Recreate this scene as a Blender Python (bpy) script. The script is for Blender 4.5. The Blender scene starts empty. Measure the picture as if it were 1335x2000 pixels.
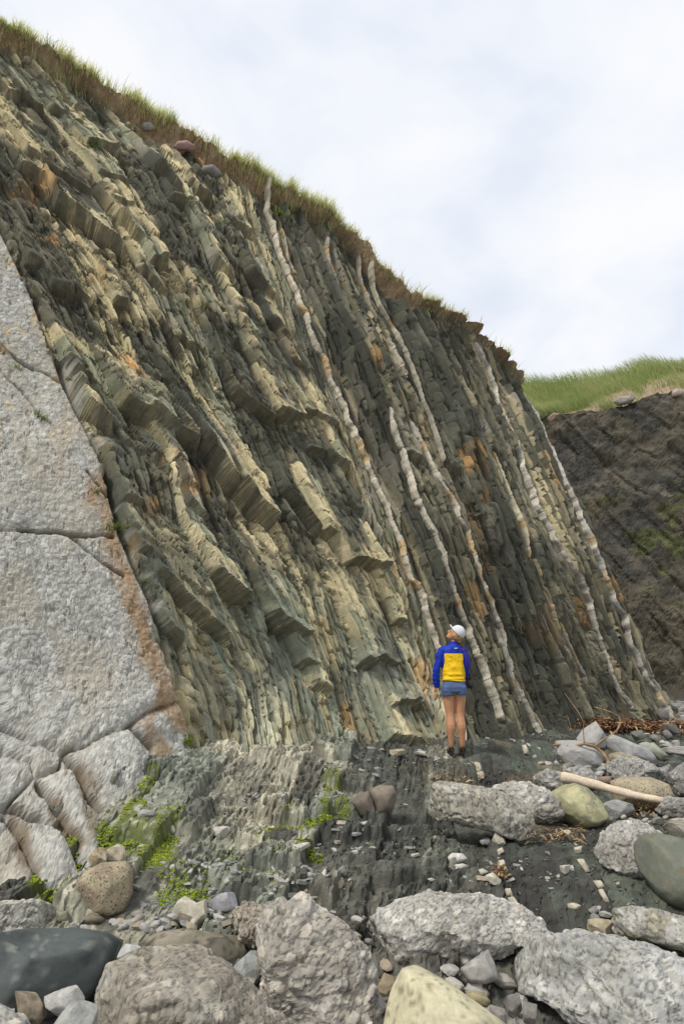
import bpy, bmesh, math, random
import numpy as np
from mathutils import Vector, Matrix
from collections import deque

random.seed(7)
rng = np.random.default_rng(11)
SC = bpy.context.scene
COL = SC.collection

# ------------------------------------------------------------------ camera
F = 1333.3                                  # focal length in photograph pixels (24 mm on a 36 mm tall frame)
PITCH = math.atan(272 / F)
CZ = 1.9
cam_d = bpy.data.cameras.new('camera')
cam_d.sensor_fit = 'VERTICAL'
cam_d.sensor_height = 36.0
cam_d.sensor_width = 24.0
cam_d.lens = 24.0
cam_d.clip_end = 3000
cam_d.clip_start = 0.05
cam = bpy.data.objects.new('camera', cam_d)
cam.location = (0, 0, CZ)
cam.rotation_euler = (math.pi / 2 + PITCH, 0, 0)
COL.objects.link(cam)
SC.camera = cam

# ------------------------------------------------------------------ sky and sun (bright high overcast)
SUN_EL, SUN_AZ = math.radians(56), math.radians(232)      # azimuth clockwise from +Y
world = bpy.data.worlds.new('World')
SC.world = world
world.use_nodes = True
nt = world.node_tree
nt.nodes.clear()
N = nt.nodes.new
sky = N('ShaderNodeTexSky')
sky.sky_type = 'NISHITA'
sky.sun_disc = False
sky.sun_elevation = SUN_EL
sky.sun_rotation = SUN_AZ
tc = N('ShaderNodeTexCoord')
sep = N('ShaderNodeSeparateXYZ')
nt.links.new(tc.outputs['Generated'], sep.inputs[0])
ab = N('ShaderNodeMath'); ab.operation = 'ABSOLUTE'; nt.links.new(sep.outputs[2], ab.inputs[0])
ad = N('ShaderNodeMath'); ad.operation = 'ADD'; ad.inputs[1].default_value = 0.35; nt.links.new(ab.outputs[0], ad.inputs[0])
dx = N('ShaderNodeMath'); dx.operation = 'DIVIDE'; nt.links.new(sep.outputs[0], dx.inputs[0]); nt.links.new(ad.outputs[0], dx.inputs[1])
dy = N('ShaderNodeMath'); dy.operation = 'DIVIDE'; nt.links.new(sep.outputs[1], dy.inputs[0]); nt.links.new(ad.outputs[0], dy.inputs[1])
cb = N('ShaderNodeCombineXYZ'); nt.links.new(dx.outputs[0], cb.inputs[0]); nt.links.new(dy.outputs[0], cb.inputs[1])
n1 = N('ShaderNodeTexNoise'); n1.inputs['Scale'].default_value = 3.6; n1.inputs['Detail'].default_value = 5; n1.inputs['Roughness'].default_value = 0.5
n1.inputs['Distortion'].default_value = 0.25
nt.links.new(cb.outputs[0], n1.inputs['Vector'])
r1 = N('ShaderNodeValToRGB')
r1.color_ramp.elements[0].position = 0.30; r1.color_ramp.elements[0].color = (7.9, 8.55, 9.8, 1)
r1.color_ramp.elements[1].position = 0.66; r1.color_ramp.elements[1].color = (9.9, 9.95, 10.1, 1)
nt.links.new(n1.outputs['Fac'], r1.inputs['Fac'])
r2 = N('ShaderNodeValToRGB')
r2.color_ramp.elements[0].position = 0.25; r2.color_ramp.elements[0].color = (0.88, 0.88, 0.88, 1)
r2.color_ramp.elements[1].position = 0.5; r2.color_ramp.elements[1].color = (0.97, 0.97, 0.97, 1)
nt.links.new(n1.outputs['Fac'], r2.inputs['Fac'])
mx = N('ShaderNodeMix'); mx.data_type = 'RGBA'
nt.links.new(r2.outputs['Color'], mx.inputs[0])
nt.links.new(sky.outputs['Color'], mx.inputs[6])
nt.links.new(r1.outputs['Color'], mx.inputs[7])
bg = N('ShaderNodeBackground'); bg.inputs['Strength'].default_value = 0.0505
nt.links.new(mx.outputs[2], bg.inputs['Color'])
wo = N('ShaderNodeOutputWorld'); nt.links.new(bg.outputs[0], wo.inputs[0])

sun_d = bpy.data.lights.new('sun', 'SUN')
sun_d.energy = 1.5
sun_d.angle = math.radians(10)
sun_d.color = (1.0, 0.95, 0.86)
sun = bpy.data.objects.new('sun', sun_d)
sv = Vector((math.sin(SUN_AZ) * math.cos(SUN_EL), math.cos(SUN_AZ) * math.cos(SUN_EL), math.sin(SUN_EL)))
sun.rotation_euler = sv.to_track_quat('Z', 'Y').to_euler()
sun.location = sv * 60
COL.objects.link(sun)

SC.view_settings.view_transform = 'Standard'
SC.view_settings.look = 'None'
SC.view_settings.exposure = 1.0
SC.view_settings.gamma = 1.0
SC.view_settings.use_curve_mapping = False

# ------------------------------------------------------------------ numpy noise
def hsh(ix, iy, iz, seed=0):
    h = (ix.astype(np.int64) * 374761393 + iy.astype(np.int64) * 668265263 + iz.astype(np.int64) * 2147483647 + seed * 974634777) & 0xFFFFFFFF
    h = ((h ^ (h >> 13)) * 1274126177) & 0xFFFFFFFF
    h = ((h ^ (h >> 16)) * 2246822519) & 0xFFFFFFFF
    h = h ^ (h >> 15)
    return (h & 0xFFFFFF).astype(np.float32) / 16777216.0

def h1(i, seed=0):
    i = np.asarray(i)
    return hsh(i, np.zeros_like(i) + 17, np.zeros_like(i) + 3, seed)

def h2(i, j, seed=0):
    i = np.asarray(i); j = np.asarray(j)
    return hsh(i, j, np.zeros_like(i) + 5, seed)

def noise2(x, y, seed=0):
    xi = np.floor(x); yi = np.floor(y)
    fx = (x - xi).astype(np.float32); fy = (y - yi).astype(np.float32)
    fx = fx * fx * fx * (fx * (fx * 6 - 15) + 10); fy = fy * fy * fy * (fy * (fy * 6 - 15) + 10)
    xi = xi.astype(np.int64); yi = yi.astype(np.int64)
    a = h2(xi, yi, seed); b = h2(xi + 1, yi, seed); c = h2(xi, yi + 1, seed); d = h2(xi + 1, yi + 1, seed)
    return (a + (b - a) * fx) * (1 - fy) + (c + (d - c) * fx) * fy

def fbm2(x, y, seed=0, octv=4, gain=0.5):
    o = 0; amp = 1.0; tot = 0
    for k in range(octv):
        o = o + amp * noise2(x * 2 ** k + k * 13.7, y * 2 ** k - k * 7.1, seed + k); tot += amp; amp *= gain
    return o / tot                      # 0..1

def noise3(x, y, z, seed=0):
    xi = np.floor(x); yi = np.floor(y); zi = np.floor(z)
    fx, fy, fz = [(q * q * (3 - 2 * q)).astype(np.float32) for q in (x - xi, y - yi, z - zi)]
    xi, yi, zi = xi.astype(np.int64), yi.astype(np.int64), zi.astype(np.int64)
    def L(a, b, f): return a + (b - a) * f
    def g(i, j, k): return hsh(xi + i, yi + j, zi + k, seed)
    return L(L(L(g(0, 0, 0), g(1, 0, 0), fx), L(g(0, 1, 0), g(1, 1, 0), fx), fy),
             L(L(g(0, 0, 1), g(1, 0, 1), fx), L(g(0, 1, 1), g(1, 1, 1), fx), fy), fz)

def fbm3(p, sc, seed=0, octv=4, gain=0.5):
    o = 0; amp = 1.0; tot = 0
    for k in range(octv):
        q = p * (sc * 2 ** k) + k * 11.3
        o = o + amp * noise3(q[:, 0], q[:, 1], q[:, 2], seed + k); tot += amp; amp *= gain
    return o / tot

def voro3(p, seed=0):
    """nearest, second nearest distance and a random number per cell"""
    pi = np.floor(p).astype(np.int64); f = (p - pi).astype(np.float32)
    n = len(p)
    d1 = np.full(n, 9, np.float32); d2 = np.full(n, 9, np.float32); idv = np.zeros(n, np.float32)
    for i in (-1, 0, 1):
        for j in (-1, 0, 1):
            for k in (-1, 0, 1):
                cx, cy, cz = pi[:, 0] + i, pi[:, 1] + j, pi[:, 2] + k
                a = hsh(cx, cy, cz, seed); b = hsh(cx, cy, cz, seed + 1); c = hsh(cx, cy, cz, seed + 2)
                dd = (i + a - f[:, 0]) ** 2 + (j + b - f[:, 1]) ** 2 + (k + c - f[:, 2]) ** 2
                near = dd < d1
                d2 = np.where(near, d1, np.minimum(d2, dd))
                idv = np.where(near, (a * 7.13 + b * 3.7 + c * 5.1) % 1.0, idv)
                d1 = np.where(near, dd, d1)
    return np.sqrt(d1), np.sqrt(d2), idv

def sstep(a, b, x):
    q = np.clip((x - a) / (b - a), 0, 1)
    return q * q * (3 - 2 * q)

def mixc(a, b, f):
    a = np.asarray(a, np.float32); b = np.asarray(b, np.float32)
    return a + (b - a) * np.asarray(f, np.float32)[..., None]

# ------------------------------------------------------------------ mesh, material and tagging helpers
def mk(name, V, Fc, mat, col=None, smooth=False, parent=None, loc=None):
    """one mesh object from vertex and face arrays (all faces the same size)"""
    V = np.asarray(V, np.float32); Fc = np.asarray(Fc, np.int32)
    me = bpy.data.meshes.new(name)
    me.vertices.add(len(V)); me.vertices.foreach_set('co', (V - (0 if loc is None else np.asarray(loc, np.float32))).ravel())
    n, k = Fc.shape
    me.loops.add(n * k); me.loops.foreach_set('vertex_index', Fc.ravel())
    me.polygons.add(n)
    me.polygons.foreach_set('loop_start', np.arange(0, n * k, k, dtype=np.int32))
    me.polygons.foreach_set('use_smooth', np.full(n, smooth, dtype=bool))
    if col is not None:
        at_ = me.color_attributes.new('Col', 'FLOAT_COLOR', 'POINT')
        c = np.ones((len(V), 4), np.float32); c[:, :3] = col
        at_.data.foreach_set('color', c.ravel())
    me.update(calc_edges=True)
    me.materials.append(mat)
    o = bpy.data.objects.new(name, me)
    if loc is not None: o.location = tuple(float(q) for q in loc)
    COL.objects.link(o)
    if parent is not None: o.parent = parent
    return o

def tag(o, label=None, cat=None, group=None, kind=None):
    if label: o['label'] = label
    if cat: o['category'] = cat
    if group: o['group'] = group
    if kind: o['kind'] = kind
    return o

def empty(name, loc=(0, 0, 0)):
    o = bpy.data.objects.new(name, None)
    o.empty_display_size = 0.2
    o.location = loc
    COL.objects.link(o)
    return o

def material(name, color=(0.3, 0.3, 0.3), attr=False, rough=0.9, spec=0.25, var=0.3, scales=(9, 45), bump=0.35, bscale=60, bdist=0.01, speck=None, trans=0, joint=None):
    m = bpy.data.materials.new(name); m.use_nodes = True
    t = m.node_tree; nodes = t.nodes; b = nodes['Principled BSDF']
    b.inputs['Roughness'].default_value = rough
    b.inputs['Specular IOR Level'].default_value = spec
    g = nodes.new('ShaderNodeNewGeometry')
    if attr:
        a = nodes.new('ShaderNodeAttribute'); a.attribute_name = 'Col'; src = a.outputs['Color']
    else:
        a = nodes.new('ShaderNodeRGB'); a.outputs[0].default_value = (*color, 1); src = a.outputs[0]
    last = src
    for i, s in enumerate(scales):
        no = nodes.new('ShaderNodeTexNoise'); no.inputs['Scale'].default_value = s; no.inputs['Detail'].default_value = 4; no.inputs['Roughness'].default_value = 0.65
        t.links.new(g.outputs['Position'], no.inputs['Vector'])
        mr = nodes.new('ShaderNodeMapRange'); mr.inputs[1].default_value = 0.3; mr.inputs[2].default_value = 0.7
        mr.inputs[3].default_value = 1 - var; mr.inputs[4].default_value = 1 + var
        t.links.new(no.outputs['Fac'], mr.inputs[0])
        mu = nodes.new('ShaderNodeMix'); mu.data_type = 'RGBA'; mu.blend_type = 'MULTIPLY'; mu.inputs[0].default_value = 1
        t.links.new(last, mu.inputs[6]); t.links.new(mr.outputs[0], mu.inputs[7]); last = mu.outputs[2]
    for (sc_, thr, colr) in ([speck] if isinstance(speck, tuple) else (speck or [])):
        no = nodes.new('ShaderNodeTexNoise'); no.inputs['Scale'].default_value = sc_; no.inputs['Detail'].default_value = 3
        t.links.new(g.outputs['Position'], no.inputs['Vector'])
        mr = nodes.new('ShaderNodeMapRange'); mr.inputs[1].default_value = thr; mr.inputs[2].default_value = thr + 0.07
        t.links.new(no.outputs['Fac'], mr.inputs[0])
        mu = nodes.new('ShaderNodeMix'); mu.data_type = 'RGBA'
        t.links.new(mr.outputs[0], mu.inputs[0]); t.links.new(last, mu.inputs[6]); mu.inputs[7].default_value = (*colr, 1); last = mu.outputs[2]
    if joint:                                               # faces turned down along the beds are mixed towards a mottled brown
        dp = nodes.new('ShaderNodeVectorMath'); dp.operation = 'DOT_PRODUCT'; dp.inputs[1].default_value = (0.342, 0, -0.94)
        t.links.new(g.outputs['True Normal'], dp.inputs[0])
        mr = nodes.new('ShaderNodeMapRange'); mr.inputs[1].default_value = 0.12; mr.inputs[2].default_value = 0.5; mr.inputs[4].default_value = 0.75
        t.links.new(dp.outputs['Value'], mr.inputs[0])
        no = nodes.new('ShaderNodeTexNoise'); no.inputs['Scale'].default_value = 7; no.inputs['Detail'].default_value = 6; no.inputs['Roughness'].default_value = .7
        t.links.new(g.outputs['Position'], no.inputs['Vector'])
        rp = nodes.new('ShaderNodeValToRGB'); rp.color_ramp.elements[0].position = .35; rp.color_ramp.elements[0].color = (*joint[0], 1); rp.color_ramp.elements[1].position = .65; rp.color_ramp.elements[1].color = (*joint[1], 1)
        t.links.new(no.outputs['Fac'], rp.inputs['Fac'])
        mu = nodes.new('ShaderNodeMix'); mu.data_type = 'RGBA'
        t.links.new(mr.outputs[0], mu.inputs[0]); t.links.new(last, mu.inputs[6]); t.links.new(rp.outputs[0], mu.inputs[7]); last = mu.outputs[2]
    t.links.new(last, b.inputs['Base Color'])
    if trans:
        tr = nodes.new('ShaderNodeBsdfTranslucent'); ms = nodes.new('ShaderNodeMixShader'); ms.inputs[0].default_value = trans
        t.links.new(last, tr.inputs[0]); t.links.new(b.outputs[0], ms.inputs[1]); t.links.new(tr.outputs[0], ms.inputs[2]); t.links.new(ms.outputs[0], nodes['Material Output'].inputs[0])
    if bump:
        no = nodes.new('ShaderNodeTexNoise'); no.inputs['Scale'].default_value = bscale; no.inputs['Detail'].default_value = 6; no.inputs['Roughness'].default_value = 0.7
        t.links.new(g.outputs['Position'], no.inputs['Vector'])
        bu = nodes.new('ShaderNodeBump'); bu.inputs['Strength'].default_value = bump; bu.inputs['Distance'].default_value = bdist
        t.links.new(no.outputs['Fac'], bu.inputs['Height']); t.links.new(bu.outputs[0], b.inputs['Normal'])
    return m

M = {
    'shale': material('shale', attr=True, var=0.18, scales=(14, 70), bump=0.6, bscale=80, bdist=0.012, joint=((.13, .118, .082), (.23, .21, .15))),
    'conglomerate': material('conglomerate', attr=True, var=0.13, scales=(20, 110), bump=0.5, bscale=120, bdist=0.006),
    'limestone': material('limestone', attr=True, var=0.14, scales=(12, 60), bump=0.4, bscale=70),
    'soil': material('soil', attr=True, var=0.3, scales=(12, 60), bump=0.8, bscale=50, bdist=0.02),
    'ground': material('ground', attr=True, var=0.25, scales=(11, 70), bump=0.7, bscale=90, bdist=0.012, rough=.72, spec=.4),
    'blade': material('blade', attr=True, var=0.12, scales=(5,), bump=0, rough=0.7, trans=.45),
    'moss': material('moss', attr=True, var=0.3, scales=(30,), bump=0.5, bscale=200, rough=0.85),
    'boulder': material('boulder', attr=True, var=0.12, scales=(18, 90), bump=0.45, bscale=100, bdist=0.006),
    'smooth_stone': material('smooth_stone', attr=True, var=0.1, scales=(8, 60), bump=0.25, bscale=140, bdist=0.003, rough=0.7, spec=0.35),
    'granite': material('granite', attr=True, var=0.1, scales=(8,), bump=0.35, bscale=160, bdist=0.003, speck=[(70, 0.57, (0.06, 0.055, 0.05)), (55, 0.62, (0.5, 0.42, 0.33))]),
    'stone': material('stone', attr=True, var=0.2, scales=(30, 120), bump=0.4, bscale=150, bdist=0.004),
    'driftwood': material('driftwood', (0.58, 0.48, 0.36), var=0.2, scales=(10, 60), bump=0.4, bscale=70, bdist=0.004),
    'root': material('root', (0.27, 0.175, 0.10), var=0.35, scales=(14, 70), bump=0.5, bscale=90),
    'seaweed': material('seaweed', attr=True, var=0.3, scales=(25,), bump=0.2, rough=0.6),
}

# ------------------------------------------------------------------ seeing the place: picture point -> world point
def ray(px, py):
    px = np.asarray(px, float); py = np.asarray(py, float)
    a = (px - 667.5) / F; b = (1000 - py) / F
    return np.stack([a, math.cos(PITCH) - b * math.sin(PITCH), math.sin(PITCH) + b * math.cos(PITCH)], -1)

def at(px, py, Y):
    d = ray(px, py); k = np.asarray(Y) / d[..., 1]
    return d * k[..., None] + np.array([0, 0, CZ])

def tps(x, z, v, lam=0.05):
    n = len(x); r2 = (x[:, None] - x) ** 2 + (z[:, None] - z) ** 2
    K = np.where(r2 > 0, r2 * np.log(r2 + 1e-12) * .5, 0) + lam * np.eye(n)
    Pm = np.c_[np.ones(n), x, z]; A = np.block([[K, Pm], [Pm.T, np.zeros((3, 3))]])
    w = np.linalg.solve(A, np.r_[v, 0, 0, 0])
    def f(X, Z):
        o = w[n] + w[n + 1] * X + w[n + 2] * Z
        for i in range(n):
            q = (X - x[i]) ** 2 + (Z - z[i]) ** 2
            o = o + w[i] * .5 * q * np.log(q + 1e-12)
        return o
    return f

CC = np.array([(370,1480,7.9),(500,1500,7.95),(600,1490,8.6),(770,1465,9.5),(900,1470,9.75),(1000,1450,10.6),(1090,1430,11.6),(1200,1410,13),(1310,1405,14),
    (0,90,9.6),(300,250,10.5),(510,370,11.3),(680,470,12),(850,610,13),(1000,730,15),(450,900,9.4),(700,900,10.6),(900,1000,11.3),(1100,1100,12.9),(700,1200,9.9),
    (0,1740,5.5),(0,1450,6.4),(0,1050,7.1),(0,470,8.6),(100,740,8.4),(190,900,8.2),(270,1150,7.9),(340,1350,7.85),(150,1400,7.0),(200,1620,6.3),(280,1520,7.0),(90,1740,5.6),
    (-200,1000,6.4),(-200,300,8.3),(-200,1700,5.2),(450,600,9.9),(250,500,9.3)], float)
CW = at(CC[:, 0], CC[:, 1], CC[:, 2])
cliff_y = tps(CW[:, 0], CW[:, 2], CW[:, 1])

def hit_cliff(px, py):
    d = ray(px, py); Y = np.full(d.shape[:-1], 10.)
    for i in range(50):
        k = Y / d[..., 1]
        Y = .5 * Y + .5 * cliff_y(d[..., 0] * k, CZ + d[..., 2] * k)
    k = Y / d[..., 1]
    return d * k[..., None] + np.array([0, 0, CZ])

GC = np.array([(370,1480,7.9),(600,1490,8.6),(500,1510,7.9),(885,1482,9.3),(1090,1430,11.6),(1310,1405,14),(1335,1370,19),(0,1750,5.4),(90,1740,5.55),(280,1530,6.9),
    (200,1640,6.15),(500,1600,7.1),(750,1600,7.6),(700,1750,5.6),(940,1640,6.7),(1100,1650,6.6),(1250,1700,5.6),(900,1800,5.25),(400,1800,5.25),(667,2000,4.5),(100,2000,4.4),(1300,2000,4.5),(1200,1560,8.2),(1290,1480,10.3)], float)
GW = at(GC[:, 0], GC[:, 1], GC[:, 2])
GX = np.r_[GW[:, 0], -3, 3, 0, 8, 9, -6, 14]; GY = np.r_[GW[:, 1], 0.5, 0.5, -2, 5, 10, 2, 18]; GZ = np.r_[GW[:, 2], -.4, -.4, -.4, 0.25, 0.5, -.3, 0.6]
ground_tps = tps(GX, GY, GZ, .08)
def ground_base(X, Y):
    w = sstep(14, 6, np.hypot(X * 0.6, Y - 7))
    return ground_tps(np.clip(X, -7, 15), np.clip(Y, -2, 20)) * w + (1 - w) * (sstep(-2, 14, Y) * 0.95 - .4)

# ------------------------------------------------------------------ the cliff
SA, CA = math.sin(math.radians(70)), math.cos(math.radians(70))
def to_st(h): return h[..., 0] * SA + h[..., 2] * CA, -h[..., 0] * CA + h[..., 2] * SA
def path_st(pts):
    a = np.array(pts, float); h = hit_cliff(a[:, 0], a[:, 1]); return to_st(h)

TOP = [(-60,45),(0,78),(60,108),(130,152),(200,195),(250,225),(300,255),(350,278),(400,310),(450,335),(500,368),(560,402),(620,436),(680,478),(720,528),(760,568),(800,598),(850,618),(880,628),(920,658),(950,690),(980,708),(1000,735),(1010,755)]
ts, tt = path_st(TOP)
o_ = np.argsort(ts); top_s, top_t = ts[o_], tt[o_]
EDGE = [(0,455),(60,585),(95,690),(125,775),(190,900),(225,1040),(285,1180),(340,1350),(365,1480)]
es, et = path_st(EDGE); o_ = np.argsort(et); edge_t, edge_s = et[o_], es[o_]
edge_t = np.r_[edge_t[0] - 2, edge_t, edge_t[-1] + 5]; edge_s = np.r_[edge_s[0] + .02, edge_s, edge_s[-1] - 1.0]
E0 = float(np.interp(1.0, edge_t, edge_s))
R_END = 6.72
S_MIN = -3.7
scol = np.concatenate([np.linspace(S_MIN, -2.5, 50, endpoint=False), np.linspace(-2.5, -1.25, 205, endpoint=False), np.linspace(-1.25, 2.2, 340, endpoint=False), np.linspace(2.2, R_END, 340)])
NR = 690
vrow = np.linspace(0, 1, NR)
TT = np.interp(scol, top_s, top_t)
tbot = (-0.35 - CA * scol) / SA
S = np.repeat(scol[None, :], NR, 0)
T = tbot[None, :] + (TT - tbot)[None, :] * vrow[:, None]
X0 = SA * S - CA * T
Z0 = CA * S + SA * T
Yb = cliff_y(X0, Z0)
e = 0.02
gx = (cliff_y(X0 + e, Z0) - Yb) / e
gz = (cliff_y(X0, Z0 + e) - Yb) / e
nl = np.sqrt(gx ** 2 + gz ** 2 + 1)
n = np.stack([gx / nl, -1 / nl, gz / nl], -1)
EDG = np.interp(T, edge_t, edge_s)
shale_w = sstep(-0.02, 0.02, S - EDG + 0.20 * (fbm2(T * 1.9, S * 0 + 3.3, 5, 5, .62) - .5) * 2)
s_hat = np.array([SA, 0, CA]); t_hat = np.array([-CA, 0, SA])
D = n + shale_w[..., None] * (0.20 * s_hat + 0.08 * t_hat)
D /= np.linalg.norm(D, axis=-1, keepdims=True)

# bedding coordinate, bent to follow the slab edge on the left
bend = (EDG - E0) * (1 - sstep(-1.7, 2.0, S))
Sw = S - bend + 0.10 * (fbm2(S * .9, T * .5, 21, 3) - .5) + 0.025 * (noise2(S * 4, T * 2.2, 25) - .5)
rightness = sstep(1.4, 2.4, Sw)
low = sstep(4.2, 1.2, T + 0.35 * S) * (1 - rightness)            # smoother foot of the left part

P = 0.40 * (fbm2(S * .42 + 3, T * .33, 31, 3) - .5) * (0.4 + .6 * shale_w)

# --- beds
def bounds(lo, hi, seed, a=-2.0, b=8.5):
    r = np.random.default_rng(seed); o = [a]
    while o[-1] < b:
        l_, h_ = (lo(o[-1]), hi(o[-1])); o.append(o[-1] + r.uniform(l_, h_))
    return np.array(o)
bedA = bounds(lambda s: .20 if s < 1.9 else .14, lambda s: .50 if s < 1.9 else .34, 3)
bedB = bounds(lambda s: .05, lambda s: .13, 4)
bedC = bounds(lambda s: .014, lambda s: .058, 5)
iA = np.searchsorted(bedA, Sw); iB = np.searchsorted(bedB, Sw + .006 * (noise2(S * 9, T * 4, 41) - .5)); iC = np.searchsorted(bedC, Sw + .010 * (noise2(S * 12, T * 7, 42) - .5))
k_ob = 1.6 * (1 - rightness) + .35 * rightness
tau = T + k_ob * Sw +  .40 * (fbm2(S * 2.2, T * 2.2, 43, 5, .6) - .5)

LA = (.45 + .9 * h1(iA, 51)) * (1 + .25 * rightness)
uA = tau / LA + 9 * h1(iA, 52); jA = np.floor(uA).astype(int); fA = uA - jA
hA = h2(iA, jA, 53)
ampA = (hA ** 2.8) * .17 * (1 - .65 * rightness) * (1 - .55 * low)
qA = np.clip((Sw - bedA[np.clip(iA - 1, 0, None)]) / (bedA[np.clip(iA, 0, len(bedA) - 1)] - bedA[np.clip(iA - 1, 0, None)]), 0, 1)
dA = Sw - bedA[np.clip(iA - 1, 0, None)]; dAr = bedA[np.clip(iA, 0, len(bedA) - 1)] - Sw
rA = np.clip(dA / .03, 0, 1) * np.clip(dAr / .025, 0, 1)
pA = rA * ampA * np.clip(fA * LA / .065, 0, 1) * (1 - fA) ** .8 * (1 - .25 * qA) + (h1(iA - 1, 54) + (h1(iA, 54) - h1(iA - 1, 54)) * np.clip(dA / .03, 0, 1) - .5) * .15 * (.45 + .55 * rightness)
LB = (.5 + 1.3 * h1(iB, 61)) * (1 + .8 * rightness)
uB = (T + (1.3 * (1 - rightness) + .2 * rightness) * Sw) / LB + 7 * h1(iB, 62); jB = np.floor(uB).astype(int); fB = uB - jB
hB = h2(iB, jB, 63)
vB = (hB - .4) * (1 - .55 * fB); vP = (h2(iB, jB - 1, 63) - .4) * .45
pB = (vP + (vB - vP) * np.clip(fB * LB / .04, 0, 1)) * (.09 + .02 * rightness) * (1 - .5 * low) + (h1(iB, 64) - .5) * .06 * (.7 + 2.2 * rightness)
LC = (.10 + .50 * h1(iC, 71)) * (1 + .7 * rightness)
uC = (T + 1.9 * Sw) / LC + 5 * h1(iC, 72); jC = np.floor(uC).astype(int); fC = uC - jC
hC = h2(iC, jC, 73)
lamw = sstep(.12, .42, fbm2(S * 1.3, T * 1.1, 74, 3) + .25 * h2(iA, jA, 75) - .05)     # some joint faces are smooth
lamw = np.maximum(lamw, rightness * .75) 
tC = np.abs(Sw + .010 * (noise2(S * 12, T * 7, 42) - .5) - bedC[np.clip(iC - 1, 0, None)])
fC2 = np.minimum(fC, 1 - fC) * LC
spl = sstep(0.0, .35, fC)                                       # a plate splinters off towards its lower end
pC = ((hC - .55) * .125 * (.35 + .65 * spl)) * lamw * (1 - .30 * low) - .065 * lamw * (1.3 * np.exp(-(tC / .0095) ** 2) + .8 * np.exp(-(fC2 / .014) ** 2)) * (1.9 * h1(iC, 77) ** 2 + .3 * h2(iC, jC, 78))
endf = sstep(.01, .075, np.minimum(fA, 1 - fA))                        # joint faces cut the plates off clean
endc = 1 - (1 - endf) * np.clip(ampA / .05, 0, 1)
pC = pC * endc; pB = pB * (.15 + .85 * endc)
tB = np.minimum(Sw - bedB[np.clip(iB - 1, 0, None)], bedB[np.clip(iB, 0, len(bedB) - 1)] - Sw)
deep = sstep(.50, .62, h1(iB, 66) * .45 + .55 * fbm2(iB * 3.7, T * .9, 67, 3)) * np.exp(-(tB / .013) ** 2)
pB = pB - deep * (.10 + .04 * rightness) * (1 - .4 * low)               # open bedding cracks
shale_p = pA + pB + pC + .03 * (fbm2(S * 6, T * 5, 81, 3) - .5) + .008 * (noise2(S * 60, T * 18, 82) - .5)

# --- ledges seen in the photograph: upper-left end, lower-right end of the lower edge, how far it stands out
LEDGES = [(0,195,40,188,.25),(30,180,72,222,.3),(100,200,132,226,.2),(160,205,182,224,.2),(175,285,222,298,.25),(60,320,157,402,.42),(45,340,112,402,.3),(190,340,242,376,.3),
(215,395,256,416,.28),(120,400,222,497,.42),(335,395,370,401,.2),(365,365,406,396,.28),(298,330,346,396,.4),(392,445,427,492,.3),(410,500,466,586,.36),(480,530,534,596,.36),
(35,470,66,481,.22),(50,515,86,526,.25),(215,595,246,602,.25),(275,515,306,562,.22),(455,610,482,617,.22),(530,625,562,667,.28),(90,280,120,302,.2),(450,430,492,452,.22),
(105,722,166,788,.40),(150,800,197,852,.36),(235,797,372,884,.42),(215,990,268,1003,.32),(380,867,462,958,.45),(455,950,538,1025,.5),(320,907,361,928,.28),(345,977,402,1033,.34),
(390,1112,480,1175,.42),(245,1077,287,1103,.28),(285,1122,446,1251,.30),(290,1197,352,1263,.25),(515,1197,602,1243,.42),(525,807,587,833,.38),(580,812,647,843,.32),(632,911,672,919,.32),
(540,942,622,1053,.34),(620,1037,662,1063,.34),(590,887,632,903,.24),(450,757,532,828,.32),(320,692,352,743,.2),(585,1287,627,1313,.26),(660,1098,748,1126,.40),(700,1292,772,1301,.32),
(757,1212,789,1226,.2),(757,1374,824,1366,.26),(666,998,698,1008,.3),(782,882,834,906,.2),(230,425,292,521,.40),(285,518,320,521,.38),(760,1440,830,1450,.2),(650,1070,690,1085,.25),(610,1330,650,1350,.2),
(340,640,380,690,.2),(420,690,470,740,.25),(490,700,545,760,.28),(560,700,600,745,.25),(300,600,330,650,.2),(180,640,215,700,.18),(140,560,165,590,.22),(95,560,140,575,.25)]
led_id = np.full(S.shape, -1, np.int32)
led_p = np.zeros(S.shape, np.float32)
led_end = np.ones(S.shape, np.float32)
wob =   .26 * (fbm2(S * 3, T * 3, 91, 5, .6) - .5)
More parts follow.
